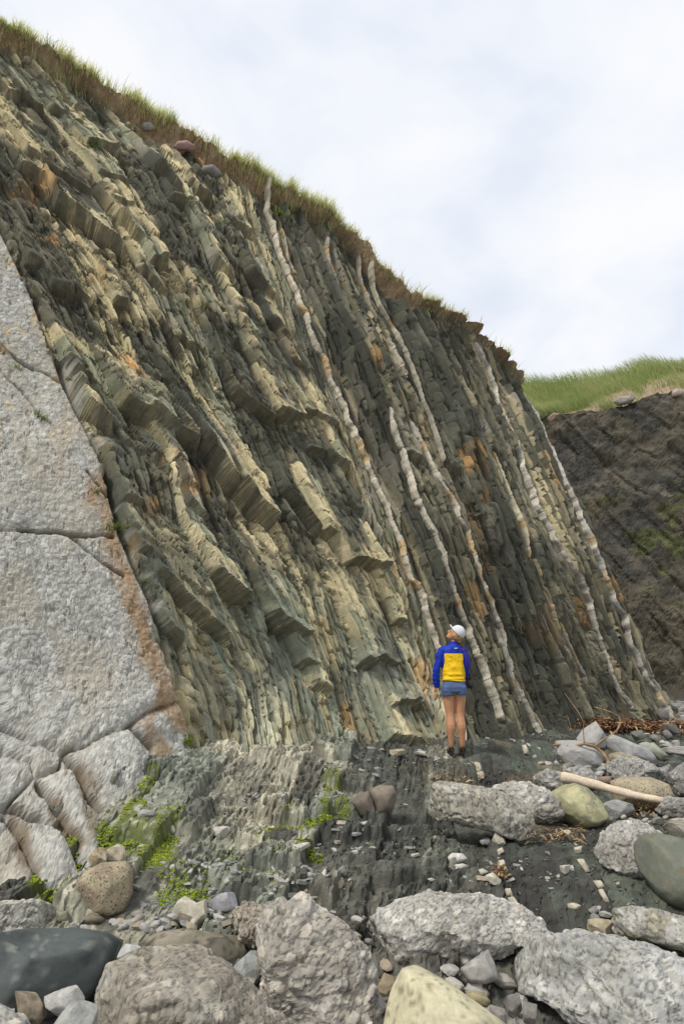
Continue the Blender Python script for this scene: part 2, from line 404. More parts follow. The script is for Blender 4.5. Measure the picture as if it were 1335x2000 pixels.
for q, (xa, ya, xb, yb, dep) in enumerate(LEDGES):
    (sa, sb), (ta, tb) = path_st([(xa, ya), (xb, yb)])
    if sb < sa: sa, sb, ta, tb = sb, sa, tb, ta
    bm_ = np.interp((ta + tb) / 2, edge_t, edge_s) - E0
    fade = 1 - sstep(-1.7, 2.0, np.array([(sa + sb) / 2]))[0]
    sa0, sb0 = sa - bm_ * fade, sb - bm_ * fade
    if sb0 - sa0 < .16: c_ = (sa0 + sb0) / 2; sa0, sb0 = c_ - .09, c_ + .09
    r_ = np.random.default_rng(100 + q)
    Lq = dep * r_.uniform(2.6, 4.4) + .2
    sl = (tb - ta) / max(sb - sa, .05)
    f = (T - (ta + sl * (Sw - sa0)) + wob) / Lq
    qq = (Sw - sa0) / (sb0 - sa0)
    rmp = .06
    ins = (qq > 0) & (qq < 1) & (f > -rmp / Lq) & (f < 1)
    v = dep * np.clip((f * Lq + rmp) / rmp, 0, 1) * np.clip(1 - np.maximum(f, 0), 0, 1) ** .9 * (1 - .2 * qq) * np.clip(qq * (sb0 - sa0) / .04, 0, 1) * np.clip((1 - qq) * (sb0 - sa0) / .03, 0, 1)
    up = ins & (v > led_p)
    led_end = np.where((qq > -.02) & (qq < 1.02), np.minimum(led_end, sstep(.03, .13, np.abs(f) * Lq)), led_end)
    led_p = np.where(up, v, led_p); led_id = np.where(up, q, led_id)
    f = f + rmp / Lq
    rec = (qq > -.05) & (qq < 1.05) & (f <= 0) & (f > -.45)
    led_p = np.where(rec & (led_id < 0), np.minimum(led_p, -.32 * dep * (1 + f / .45)), led_p)
# --- the shale weathers back beside the hard limestone ribs
RIBS = [  # picture path, half width (m), waviness (m), outstanding (m), colour
 ([(513,372),(530,420),(545,470),(560,520),(580,570),(598,625),(615,670),(635,715),(650,760),(665,790),(690,850),(705,890),(722,935),(745,985),(765,1030),(785,1085),(800,1130),(820,1170),(835,1220),(852,1265),(872,1315),(890,1370),(905,1430),(912,1470)], .062, .022, .10, (.56,.52,.44)),
 ([(755,800),(775,870),(790,920),(800,960),(820,1010),(845,1050),(860,1090),(870,1130),(885,1175),(905,1215),(920,1260),(940,1300),(955,1340),(970,1375),(985,1405)], .058, .020, .08, (.52,.49,.42)),
 ([(798,825),(830,890),(850,930),(875,970),(890,1005),(907,1035),(917,1075),(937,1125),(960,1172),(977,1220),(992,1270),(1007,1320),(1037,1375),(1062,1430),(1077,1462)], .054, .018, .08, (.53,.50,.44)),
 ([(921,672),(929,688),(947,715),(959,750),(972,795),(987,825),(1007,860),(1022,905),(1037,950),(1062,1000),(1082,1045),(1107,1090),(1132,1135),(1152,1175),(1160,1215),(1172,1255),(1192,1305),(1212,1350),(1237,1382)], .058, .028, .10, (.52,.49,.44)),
 ([(1014,757),(1018,765),(1037,797),(1067,850),(1087,895),(1107,945),(1127,990),(1147,1038),(1160,1070),(1177,1105),(1192,1150),(1217,1205),(1232,1245),(1257,1295),(1282,1340),(1307,1380),(1322,1417)], .055, .028, .07, (.46,.44,.41)),
 ([(714,525),(722,545),(742,595),(762,635),(782,680),(802,720),(822,790),(850,850),(868,900)], .036, .012, .07, (.44,.41,.34)),
 ([(755,662),(772,700),(789,742)], .06, .01, .12, (.50,.46,.38)),
 ([(962,882),(987,940),(1007,995),(1015,1020),(1037,1088)], .034, .012, .06, (.50,.47,.38)),
 ([(1095,1215),(1117,1270),(1142,1320),(1162,1368)], .030, .010, .06, (.45,.43,.38)),
 ([(633,468),(640,490),(652,530),(667,558)], .040, .016, .08, (.44,.41,.35)),
 ([(875,690),(893,730),(911,775)], .030, .008, .08, (.46,.44,.37)),
 ([(965,1228),(985,1270),(1003,1320),(1022,1368)], .026, .012, .07, (.48,.46,.40)),
 ([(1060,1200),(1085,1260),(1110,1310)], .03, .01, .06, (.38,.36,.31)),
 ([(694,505),(700,520),(715,565),(735,620)], .03, .012, .07, (.40,.37,.30)),
 ([(555,440),(566,475),(570,500),(585,530)], .035, .02, .06, (.40,.38,.32)),
]
rib_w = np.zeros(S.shape, np.float32)
for q, (pts, hw, *_r) in enumerate(RIBS):
    rs_, rt_ = path_st(pts); o_ = np.argsort(rt_)
    rs_, rt_ = rs_[o_], rt_[o_]
    ins = sstep(rt_[0] - .1, rt_[0], T) * sstep(rt_[-1] + .1, rt_[-1], T)
    rib_w = np.maximum(rib_w, ins * np.exp(-((S - np.interp(T, rt_, rs_)) / (hw * 2.0)) ** 2))
shale_p = (shale_p - (pC + pB) * (1 - led_end)) * np.where(led_id >= 0, .7, 1) + led_p * .78
shale_p = shale_p * (1 - .75 * rib_w) - .05 * rib_w

# --- conglomerate slab left of the edge: clasts and joints
CRACKS = [[(-60,640),(0,687),(30,717),(75,742),(112,760)],[(-40,700),(0,742),(40,782),(65,812),(95,840)],[(-80,1045),(0,1049),(125,1052),(215,1058)],[(125,1052),(195,1107),(235,1135)],
[(-60,1430),(0,1445),(45,1465),(115,1482),(165,1465),(240,1425),(280,1395),(350,1365)],[(115,1482),(112,1508),(60,1530),(52,1502),(0,1492),(-60,1485)],[(60,1530),(30,1560),(5,1590),(-60,1580)],
[(5,1590),(60,1610),(110,1625),(135,1655),(150,1700)],[(65,1535),(95,1580),(120,1620),(148,1665)],[(118,1488),(140,1515),(165,1560),(190,1600),(195,1640)],[(240,1425),(285,1465),(300,1520)],[(0,1610),(25,1640),(60,1700),(85,1760)],[(163,930),(200,977)]]
n_slab = int(np.searchsorted(scol, -1.12))
Ss, Ts = S[:, :n_slab], T[:, :n_slab]
kx = 2.3
dc = np.full(Ss.shape, 9., np.float32)
jx = .03 * (fbm2(Ts * 3, Ss * 6, 95, 3) - .5) * 2; jy = .04 * (fbm2(Ts * 3 + 9, Ss * 6, 96, 3) - .5) * 2
for c in CRACKS:
    a, b = path_st(c)
    for i in range(len(a) - 1):
        ax, ay, bx, by = a[i] * kx, b[i], a[i + 1] * kx, b[i + 1]
        px_, py_ = Ss * kx + jx - ax, Ts + jy - ay; vx, vy = bx - ax, by - ay
        u = np.clip((px_ * vx + py_ * vy) / (vx * vx + vy * vy), 0, 1)
        dc = np.minimum(dc, np.hypot(px_ - u * vx, py_ - u * vy))
pos = np.stack([X0[:, :n_slab], Yb[:, :n_slab], Z0[:, :n_slab]], -1).reshape(-1, 3)
wpos = pos + .03 * (np.stack([fbm3(pos, 9, 201, 2), fbm3(pos, 9, 202, 2), fbm3(pos, 9, 203, 2)], -1) - .5)
st_ = np.array([1, 1, 1.0])
f1, f2, cid = voro3(wpos * 17 * np.array([1, .8, 1.0]), 211)
g1, g2, gid = voro3(wpos * 34, 215)
shp = Ss.shape
big = (cid > .45)
cl_p = np.where(big, .006 * cid + .007 * sstep(0, .35, f2 - f1), .006 * sstep(.0, .3, g2 - g1) * gid)
slab_p = cl_p.reshape(shp) + .05 * (fbm2(Ss * 3, Ts * 1.6, 221, 3) - .5)
lowz = .45 * sstep(2.2, 1.0, Z0[:, :n_slab])
ck = .25 + .75 * sstep(.35, .6, fbm2(Ts * 4, Ss * 5, 94, 3))
slab_p += -.10 * ck * np.exp(-(dc / (.010 + .012 * ck)) ** 2) - (.03 + .10 * lowz) * np.exp(-dc / (.06 + .05 * lowz)) + .22 * lowz * (fbm2(Ss * 4, Ts * 2, 222, 3) - .5)
slab_p += .10 + .12 * lowz - .02 * sstep(.66, .76, fbm2(Ss * 14, Ts * 6, 233, 4, .6))
P[:, :n_slab] += 0
full_slab = np.zeros(S.shape, np.float32); full_slab[:, :n_slab] = slab_p
P = P + shale_w * shale_p + (1 - shale_w) * full_slab
edge_gap = np.exp(-((S - EDG - .015) / .03) ** 2) * (.16 + .12 * noise2(T * 1.5, S * 0, 97))
P = P - edge_gap
# ragged soil band under the turf
dtop = (TT[None, :] - T)
soil_h = (.02 + .50 * np.interp(S, [-3, -2.2, -1.6, -.9, 0, .8, 1.6, 2.2, 3.2, 3.8, 4.4, 5.2, 6.7], [.9, .75, .5, .12, .2, .7, .45, .35, .05, .6, .12, .05, .02]) * 1.0) * (.45 + .9 * fbm2(S * 2.5, S * 0 + 1, 98, 3))
soil_w = sstep(.04, -.04, dtop - soil_h + .12 * (fbm2(S * 6, T * 6, 99, 3) - .5))
soil_p = -.14 + .26 * fbm2(S * 4, T * 4, 101, 5, .6) + .30 * sstep(.22, .0, dtop)
P = P * (1 - soil_w) + soil_w * (soil_p + .3 * P)

VX = np.stack([X0, Yb, Z0], -1) + D * P[..., None]

# --- colours (what the rock itself is: weathering rind, iron stain, fresh dark shale)
tan = (.48, .415, .27); olive = (.225, .23, .17); green = (.235, .262, .212); dark = (.058, .062, .054); orange = (.50, .28, .10); purple = (.24, .215, .215); grey = (.20, .195, .175)
z1 = fbm2(S * .9, T * .7, 111, 4); z2 = fbm2(S * 1.7 + 5, T * .9, 112, 4); z3 = fbm2(S * 3.1, T * 2.3, 113, 4)
c = mixc(olive, green, np.clip(low * 1.0 + (z2 - .5) * 1.2, 0, 1))
c = mixc(c, (.165, .150, .115), rightness * .7)
c = mixc(c, purple, sstep(.56, .70, z3) * .45)
wtan = sstep(.43, .62, .55 * z1 + .45 * h2(iB, jB, 121) + .12 * (hC - .5) + .10 * (1 - rightness) - .19 * rightness - .04 * low)
c = mixc(c, tan, wtan * (.85 - .25 * rightness))
wdark = sstep(.455, .57, .5 * z2 + .28 * h1(iA, 122) + .22 * h2(iA, jA, 123) - .02 * rightness - .05 * low)
c = mixc(c, (.33, .345, .28), low * .55 * sstep(.35, .6, z3))
c = mixc(c, dark, wdark * .85 * (1 - .55 * low))
wor = h1(iC, 128) * 1.2 * sstep(.70, .80, .7 * fbm2(S * 2.3, T * 1.1, 131, 3) + .02 * rightness + .3 * h2(iA, jA, 124))
c = mixc(c, orange, wor * .7)
c = mixc(c, tan, rightness * sstep(.84, .9, h1(iC, 125)) * .55)
c = mixc(c, dark, rightness * sstep(.60, .70, h1(iB, 126)) * .5)
c = mixc(c, (.05, .053, .046), (h1(iC, 129) < .30) * sstep(.35, .55, fbm2(iC * 2.3, T * 1.3, 130, 3)) * .75 * (1 - .6 * low))   # dark mud partings between the silt plates
c = c * (.74 + .42 * hC * lamw + .20 * (1 - lamw))[..., None] * (.80 + .36 * hB)[..., None] * (1.22 - .10 * rightness)[..., None] * np.array([1.01, 1.0, .925])
# conglomerate colours
cg = mixc((.33, .325, .305), (.54, .535, .515), (cid * 7.7) % 1)
cg = np.where(big[:, None], cg, mixc((.30, .29, .265), (.48, .47, .44), gid)).reshape(shp + (3,))
cg = np.where(((f2 - f1 < .07) & big | (g2 - g1 < .07) & ~big).reshape(shp)[..., None], cg * .72, cg)
cg = mixc(cg, (.40, .36, .29), sstep(.45, .7, fbm2(Ss * 3, Ts * 1.2, 225, 4)) * .55)
cg = cg * np.array([1.0, .995, .95])
cg = mixc(cg, (.13, .10, .07), np.exp(-(dc / .020) ** 2) * .7 * ck)
lich = sstep(.68, .74, fbm2(Ss * 9, Ts * 4, 226, 4)) * sstep(4, 7, Ts)
cg = mixc(cg, (.52, .36, .16), lich * .6)
STAIN = [([(183,965),(205,1050),(235,1135),(255,1200),(280,1270),(305,1340),(322,1400)], .22, (.30, .175, .075)), ([(300,1385),(270,1420),(310,1480)], .10, (.28, .18, .09)), ([(145,1520),(168,1575),(180,1625)], .10, (.13, .085, .035)), ([(95,1585),(125,1625),(140,1660)], .06, (.14, .09, .04)), ([(20,1600),(40,1660),(60,1730)], .08, (.15, .10, .06)), ([(120,820),(115,900),(110,960)], .06, (.36, .30, .22))]
for pts, wd, sc_ in STAIN:
    a, b = path_st(pts); ds = np.full(Ss.shape, 9.)
    for i in range(len(a) - 1):
        ax, ay, bx, by = a[i] * kx, b[i], a[i + 1] * kx, b[i + 1]; px_, py_ = Ss * kx - ax, Ts - ay; vx, vy = bx - ax, by - ay
        u = np.clip((px_ * vx + py_ * vy) / (vx * vx + vy * vy), 0, 1); ds = np.minimum(ds, np.hypot(px_ - u * vx, py_ - u * vy))
    w_ = (.35 + .75 * fbm2(Ss * 20, Ts * 3, 231, 4)) * sstep(wd * 1.45, wd * .5, ds + wd * 1.9 * (fbm2(Ss * 12, Ts * 5, 230, 4) - .5))
    cg = mixc(cg, sc_, w_ * .85)
    slab_p -= 0
sw3 = shale_w[:, :n_slab, None]
c[:, :n_slab] = c[:, :n_slab] * sw3 + cg * (1 - sw3)
csoil = mixc((.22, .15, .085), (.40, .30, .19), fbm2(S * 7, T * 7, 141, 4))
c = c * (1 - soil_w[..., None]) + csoil * soil_w[..., None]
c = np.clip(c, .01, .9).astype(np.float32)

# --- which face belongs to which piece
def fmax(a): return a[:-1, :-1]
pid = np.zeros(S.shape, np.int64)                                   # 0 bedrock
cellkey = (iA.astype(np.int64) * 4000 + (jA + 1500))
strong = (ampA > .075) & (shale_w > .5)
pid = np.where(strong, 100000 + cellkey, pid)
pid = np.where((led_id >= 0) & (shale_w > .5), 10 + led_id, pid)
pid = np.where(soil_w > .5, 1, pid)
# slab blocks: flood fill between the joints
lab = np.where((shale_w[:, :n_slab] > .5) | (soil_w[:, :n_slab] > .5), -2, np.where(dc < .045, -1, 0)).astype(np.int32)
cur = 0
lab4 = lab[::4, ::2].copy()
for i0 in range(0, lab4.shape[0], 6):
    for j0 in range(0, lab4.shape[1], 4):
        if lab4[i0, j0] != 0: continue
        cur += 1; dq = deque([(i0, j0)]); lab4[i0, j0] = cur
        while dq:
            i, j = dq.popleft()
            for a, b in ((1, 0), (-1, 0), (0, 1), (0, -1)):
                u, w = i + a, j + b
                if 0 <= u < lab4.shape[0] and 0 <= w < lab4.shape[1] and lab4[u, w] == 0:
                    lab4[u, w] = cur; dq.append((u, w))
for _ in range(40):
    m = lab4 == -1
    if not m.any(): break
    for sh, ax in ((1, 0), (-1, 0), (1, 1), (-1, 1)):
        r = np.roll(lab4, sh, ax); lab4 = np.where((lab4 <= 0) & (lab4 > -2) & (r > 0), r, lab4)
labf = np.repeat(np.repeat(lab4, 4, 0), 2, 1)[:S.shape[0], :n_slab]
labf = np.pad(labf, ((0, S.shape[0] - labf.shape[0]), (0, n_slab - labf.shape[1])), mode='edge')
pid[:, :n_slab] = np.where((shale_w[:, :n_slab] <= .5) & (soil_w[:, :n_slab] <= .5), 5000 + np.maximum(labf, 0), pid[:, :n_slab])

# --- return wall at the nose and the land behind the edge
def grow(A, extra, axis): return np.concatenate([A, extra], axis)
ncol0 = len(scol)
back = np.array([.05, .14, .3, .6, 1.1, 1.9, 3.0, 4.5])
lastc = VX[:, -1:, :]
ret = lastc + back[None, :, None] * np.array([.22, 1.0, 0]) + ((fbm2(T[:, -1:] * 3 + 0 * back[None, :], back[None, :] * 3 + 0 * T[:, -1:], 151, 3) - .5) * .25)[..., None] * np.array([1, -.3, 0])
VX = np.concatenate([VX, ret], 1)
c = np.concatenate([c, np.repeat(c[:, -1:], len(back), 1) * .8], 1)
pid = np.concatenate([pid, np.zeros((NR, len(back)), np.int64)], 1)
bk = np.array([.04, .12, .3, .6, 1.0, 1.6, 2.5, 4, 7, 12])
toprow = VX[-1:, :, :]
smooth_top = toprow
plate = smooth_top + bk[:, None, None] * np.array([0, 1.0, .10]) + np.stack([np.zeros((len(bk), VX.shape[1]))] * 2 + [.12 * sstep(0, .4, bk)[:, None] * (fbm2(VX[-1:, :, 0] * 2 + 0 * bk[:, None], bk[:, None] * 2 + 0 * VX[-1:, :, 0], 152, 3) - .3)], -1)
VX = np.concatenate([VX, plate], 0)
c = np.concatenate([c, np.broadcast_to(np.array([.20, .17, .08], np.float32), plate.shape)], 0)
pid = np.concatenate([pid, np.full(plate.shape[:2], 1, np.int64)], 0)

R_, C_ = VX.shape[:2]
ii = np.arange(R_ * C_).reshape(R_, C_)
quads = np.stack([ii[:-1, :-1], ii[:-1, 1:], ii[1:, 1:], ii[1:, :-1]], -1).reshape(-1, 4)
st4 = np.stack([pid[:-1, :-1], pid[:-1, 1:], pid[1:, 1:], pid[1:, :-1]], -1).reshape(-1, 4)
Ppad = np.zeros((R_, C_), np.float32); Ppad[:NR, :ncol0] = P
p4 = np.stack([Ppad[:-1, :-1], Ppad[:-1, 1:], Ppad[1:, 1:], Ppad[1:, :-1]], -1).reshape(-1, 4)
fid = np.take_along_axis(st4, p4.argmax(1)[:, None], 1)[:, 0]
# the largest joint blocks stay pieces of their own, the small ones stay in the bedrock
u_, inv, cnt = np.unique(fid, return_inverse=True, return_counts=True)
keep = np.zeros(len(u_), bool)
keep[(u_ == 1)] = True
keep[(u_ >= 10) & (u_ < 5000) & (cnt > 60)] = True
keep[(u_ >= 5000) & (u_ < 100000) & (cnt > 150)] = True
cand = np.where((u_ >= 100000) & (cnt > 260))[0]
cand = cand[np.argsort(-cnt[cand])][:190]
keep[cand] = True
fid = np.where(keep[inv], fid, 0)

cliff = empty('cliff', (0, 10, 0.5))
tag(cliff, 'tall cliff of steeply tilted shale beds beside a pale conglomerate slab', 'cliff', kind='structure')
VF = VX.reshape(-1, 3); CF = c.reshape(-1, 3)
order = np.argsort(fid, kind='stable'); fs = fid[order]
cuts = np.r_[0, np.where(np.diff(fs))[0] + 1, len(fs)]
root_loc = np.array([0, 10, .5])
for a, b in zip(cuts[:-1], cuts[1:]):
    k = int(fs[a]); q = quads[order[a:b]]
    uv, iv = np.unique(q.ravel(), return_inverse=True)
    nm, mt = ('bedrock', 'shale') if k == 0 else ('soil_band', 'soil') if k == 1 else ('conglomerate_block', 'conglomerate') if 5000 <= k < 100000 else ('rock_block', 'shale')
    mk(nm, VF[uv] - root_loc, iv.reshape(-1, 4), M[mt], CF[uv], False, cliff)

# surface lookup on the displaced cliff
def cliff_surf(s, t):
    s = np.asarray(s); t = np.asarray(t)
    j = np.clip(np.searchsorted(scol, s), 1, ncol0 - 1)
    tb = np.interp(s, scol, tbot); tp = np.interp(s, scol, TT)
    i = np.clip(((t - tb) / (tp - tb) * (NR - 1)).astype(int), 0, NR - 1)
    return VX[i, j], n[i, j], P[i, j], i, j

def hit_face(px, py):
    """picture point -> point on the weathered face (a few sight-line steps through the relief)"""
    d = ray(px, py); d = d / np.linalg.norm(d)
    b = hit_cliff(np.array([px]), np.array([py]))[0]
    for _ in range(4):
        s, t = to_st(b); v, nn, p, i, j = cliff_surf(s, t)
        base = np.array([X0[i, j], Yb[i, j], Z0[i, j]]) + D[i, j] * p
        k = ((base - np.array([0, 0, CZ])) @ nn) / max(abs(d @ nn), .2) * np.sign(d @ nn)
        b = np.array([0, 0, CZ]) + d * k
    return b, nn

# ------------------------------------------------------------------ the rock shelf and beach
def geo(a, b, first, r):
    o = [a]; s_ = first
    while o[-1] < b: o.append(o[-1] + s_); s_ *= r
    return np.array(o)
xs = np.concatenate([-geo(3.1, 320, .02, 1.14)[::-1][:-1], np.linspace(-3.1, 4.1, 430, endpoint=False), geo(4.1, 9.5, .014, 1.006)[:-1], geo(9.5, 420, .12, 1.16)])
ys = np.concatenate([-geo(-3.4, 320, .05, 1.2)[::-1][:-1], geo(3.4, 11.0, .0115, 1.0036)[:-1], geo(11.0, 26, .045, 1.012)[:-1], geo(26, 420, .4, 1.18)])
GXX, GYY = np.meshgrid(xs, ys)
GZ0 = ground_base(GXX, GYY)
sg = GXX - .15 * (GYY - 9.3) + .06 * (fbm2(GXX * 1.1, GYY * .8, 301, 3) - .5)
inner = sstep(14.5, 12, GYY) * sstep(4.4, 5.2, GYY + .3 * np.abs(GXX)) * sstep(-3.0, -2.4, GXX) * sstep(4.2, 2.6, GXX - .55 * (GYY - 6))
bG = bounds(lambda s: .16, lambda s: .42, 305, -6, 12)
bL = bounds(lambda s: .018, lambda s: .036, 306, -6, 12)
iG = np.searchsorted(bG, sg); iL = np.searchsorted(bL, sg + .012 * (noise2(GXX * 7, GYY * 5, 307) - .5))
LG = .35 + .55 * h1(iG, 311)
uG = GYY / LG + 6 * h1(iG, 312) + .25 * (noise2(GXX * 3, GYY * 3, 313) - .5); jG = np.floor(uG).astype(int); fG = uG - jG
hG = h2(iG, jG, 314)
# each bed weathers into steps that face the sea: a ragged upright front, then a low back
stepz = .16 * hG * (sstep(0, .16, fG) * (1 - .75 * sstep(.25, 1, fG)))
west = sstep(2.1, 1.2, sg)                                             # the bristling pale ribs lie left of the dark flat beds
bandz = (h1(iG, 315) - .35) * .09
lam = (h1(iL, 316) - .5) * .045 + (h2(iL, np.floor(GYY / (.03 + .09 * h1(iL, 318)) + 9 * h1(iL, 320)).astype(int), 317) - .5) * .085
brist = np.clip(.35 + .9 * (h2(iG, jG, 319) - .25), .15, 1) * (.45 + .55 * west)
rel = (stepz * (.3 + .7 * west) + bandz * (.35 + .65 * west) + lam * brist * sstep(.03, .12, fG) + .05 * (fbm2(GXX * 3, GYY * 3, 321, 4) - .5))
# rise of broken shale against the foot of the cliff
foot = np.array([(280,1545),(330,1500),(400,1475),(480,1490),(560,1500),(650,1490),(700,1470),(800,1462),(880,1470)], float)
fx_, fy_ = [], []
for px_, py_ in foot:
    d_ = ray(px_, py_); Yk = 8.0
    for _ in range(40):
        k = Yk / d_[1]; zt = float(ground_base(np.array(d_[0] * k), np.array(Yk))); k2 = (zt - CZ) / d_[2]; Yk = .5 * Yk + .5 * d_[1] * k2
    fx_.append(d_[0] * Yk / d_[1]); fy_.append(Yk)
foot_y = np.interp(GXX, fx_, fy_)
apron = np.exp(-np.clip(foot_y - GYY, 0, None) ** 2 / .35) * sstep(-2.5, -1.3, GXX) * sstep(.4, -.6, GXX) * sstep(-.3, .2, foot_y + 1.2 - GYY)
apron_ = apron
rel = rel + apron * (.03 + .22 * fbm2(GXX * 1.6, GYY * 1.4, 331, 3)) * (.5 + .8 * hG)
fpx = at(890, 1479.5, 9.3)
feet = np.exp(-((GXX - fpx[0]) ** 2 + (GYY - 9.3) ** 2) / .35 ** 2)
rel = rel * (1 - .93 * feet) + .02 * feet
far_rel = .05 * (fbm2(GXX * 2, GYY * 2, 341, 4) - .5) + .09 * (fbm2(GXX * 9, GYY * 9, 342, 3) - .5)
GZZ = GZ0 + inner * rel + (1 - inner) * far_rel * sstep(60, 20, np.hypot(GXX, GYY))
lx = lam * inner * .25
# colour of the shelf
pale = (.37, .345, .26); gdark = (.050, .050, .043); ggreen = (.090, .105, .080); gbrown = (.20, .16, .10); ggrey = (.20, .195, .18); gmoss = (.10, .125, .02)
hl = .5 * h1(iL, 351) + .5 * h2(iL, np.floor(GYY / (.03 + .09 * h1(iL, 318)) + 9 * h1(iL, 320)).astype(int), 359); zz = fbm2(GXX * 1.2, GYY * 1.1, 352, 4); z4 = fbm2(GXX * 3.3, GYY * 2.4, 353, 4)
gc = mixc(pale, (.20, .215, .17), sstep(.25, .6, zz))
gc = mixc(gc, gdark, (1 - .6 * apron_) * sstep(.39, .56, .5 * h1(iG, 354) + .3 * z4 + .2 * h2(iG, jG, 355) + .13 * (1 - west)) * .85)
gc = mixc(gc, mixc(ggreen, (.042, .040, .034), sstep(.4, .6, .6 * z4 + .4 * h2(iG, jG, 362))), sstep(.3, .8, 1 - west) * .88)
gc = mixc(gc, gbrown, sstep(.60, .75, fbm2(GXX * 1.8, GYY * 1.8, 356, 4)) * .5 * sstep(.5, 1.8, GXX))
gc = gc * (.28 + 1.35 * hl * (.45 + .55 * west) + .27 * (1 - west))[..., None] * (.75 + .5 * fbm2(GXX * 9, GYY * 5, 358, 4))[..., None]
gc = gc * inner[..., None] + mixc((.09, .085, .075), (.36, .345, .31), sstep(.3, .7, .5 * fbm2(GXX * 4, GYY * 4, 357, 4) + .5 * noise2(GXX * 17, GYY * 17, 364))) * (1 - inner[..., None])
gc = gc * (1 + .22 * apron_ * inner)[..., None]
gc = np.clip(gc, .012, .8).astype(np.float32)

def ground_z(x, y):
    j = np.clip(np.searchsorted(xs, x), 0, len(xs) - 1); i = np.clip(np.searchsorted(ys, y), 0, len(ys) - 1)
    return GZZ[i, j]

def hit_ground(px, py, base=False):
    d = ray(px, py); y = 2.0; last = None
    for y in np.arange(2.2, 40, .02):
        k = y / d[1]; x = d[0] * k; z = CZ + d[2] * k
        g = float(ground_z(x, y))
        if z <= g: return np.array([x, y, g])
    return np.array([x, y, g])

# moss and wet patches keep to the seep below the slab
MOSS = [(262,1575,16,1),(285,1532,11,1),(300,1508,8,.9),(250,1602,20,1),(232,1622,16,1),(200,1645,10,.9),(165,1648,13,1),(140,1678,17,1),(120,1712,20,1),(96,1738,20,1),(300,1652,26,.55),(330,1628,22,.5),
        (280,1640,22,.6),(255,1640,20,.6),(350,1742,26,.4),(385,1748,18,.4),(200,1633,9,.9),(650,1535,14,.8),(668,1572,12,.7),(622,1602,20,.5),(600,1612,14,.5),(598,1655,16,.5),(612,1672,14,.5),(430,1668,24,.25),(470,1690,22,.2),(545,1680,24,.2),(640,1588,14,.5),(360,1700,22,.25),(330,1690,20,.35),(560,1600,18,.3),(520,1625,16,.25)]
moss_pts = []
mr = np.random.default_rng(5)
for (px_, py_, rr, den) in MOSS:
    cen = hit_ground(px_, py_)
    k = np.linalg.norm(cen - np.array([0, 0, CZ])) / F
    moss_pts.append((cen, rr * k * 1.25, min(den * 1.25, 1)))
gm = np.zeros(GXX.shape, np.float32)
for cen, rad, den in moss_pts:
    gm = np.maximum(gm, den * np.exp(-(((GXX - cen[0]) / (rad * 1.1)) ** 2 + ((GYY - cen[1]) / (rad * 1.9)) ** 2)))
gm = np.clip(gm * 1.4 - .75 * fbm2(GXX * 14, GYY * 14, 361, 4), 0, 1)
gc = mixc(gc, gmoss, sstep(.02, .4, gm) * .9 * sstep(.25, .5, fbm2(GXX * 22, GYY * 22, 363, 3))).astype(np.float32)

Rg, Cg = GXX.shape
ii = np.arange(Rg * Cg).reshape(Rg, Cg)
q = np.stack([ii[:-1, :-1], ii[:-1, 1:], ii[1:, 1:], ii[1:, :-1]], -1).reshape(-1, 4)
GV = np.stack([GXX + lx, GYY - (GZZ - GZ0) * .35 * inner, GZZ], -1)
gnd = mk('ground', GV.reshape(-1, 3), q, M['ground'], gc.reshape(-1, 3), False)
tag(gnd, 'wave-cut shelf of upturned shale ribs at the foot of the cliff', 'ground', kind='structure')

# ------------------------------------------------------------------ far cliff and grassy hill beyond the nose
def loft(lines, nrow, ncol):
    """surface through picture lines, each a list of (px, py, Y)"""
    px = np.linspace(lines[0][0][0], lines[0][-1][0], ncol)
    rows = []
    for L in lines:
        a = np.array(L, float); rows.append(at(px, np.interp(px, a[:, 0], a[:, 1]), np.interp(px, a[:, 0], a[:, 2])))
    rows = np.array(rows); v = np.linspace(0, len(lines) - 1, nrow)
    i = np.clip(v.astype(int), 0, len(lines) - 2); f = (v - i)[:, None, None]
    return rows[i] * (1 - f) + rows[i + 1] * f
FB = [(960,1402,20.5),(1060,1398,20.3),(1200,1392,20),(1335,1362,19.4),(1500,1330,18.6),(1800,1300,17.5)]
FM = [(960,1100,21.4),(1060,1100,21.3),(1200,1090,20.9),(1335,1060,20.2),(1500,1020,19.2),(1800,960,18)]
FT = [(960,815,23),(1050,812,22.8),(1130,803,22.6),(1200,800,22.4),(1260,785,22),(1335,762,21.4),(1500,690,20.4),(1800,600,19)]
fc = loft([FB, FM, FT], 180, 260)
fn = np.array([-.25, -.93, .25])
fx, fz = fc[..., 0], fc[..., 2]
s5 = fx * .86 + fz * .5; t5 = -fx * .5 + fz * .86
i5 = np.searchsorted(bounds(lambda s: .08, lambda s: .3, 401, 0, 30), s5 + .15 * (fbm2(fx * .8, fz * .8, 402, 3) - .5))
u5 = t5 / (.4 + h1(i5, 403)) + h1(i5, 404) * 5 + .8 * fbm2(fx * 3, fz * 3, 418, 3); j5 = np.floor(u5).astype(int)
d5 = (h1(i5, 405) - .5) * .10 + (h2(i5, j5, 406) - .5) * .13 * (1 - .6 * (u5 - j5)) + .30 * (np.abs(fbm2(s5 * 1.1, t5 * .6, 416, 4) - .5) * 2) + 1.5 * (fbm2(fx * .35, fz * .3, 407, 4) - .5) + .45 * (fbm2(fx * 2.4, fz * 2.0, 408, 5, .6) - .5)
d5 = d5 * sstep(0, .06, np.linspace(0, 1, 180))[:, None]
fv = fc + d5[..., None] * fn
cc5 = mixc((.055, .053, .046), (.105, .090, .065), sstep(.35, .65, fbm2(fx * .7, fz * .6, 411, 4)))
cc5 = mixc(cc5, (.135, .118, .09), sstep(.55, .7, .6 * fbm2(fx * 1.3, fz * 1.1, 412, 4) + .4 * h2(i5, j5, 413)) * .6)
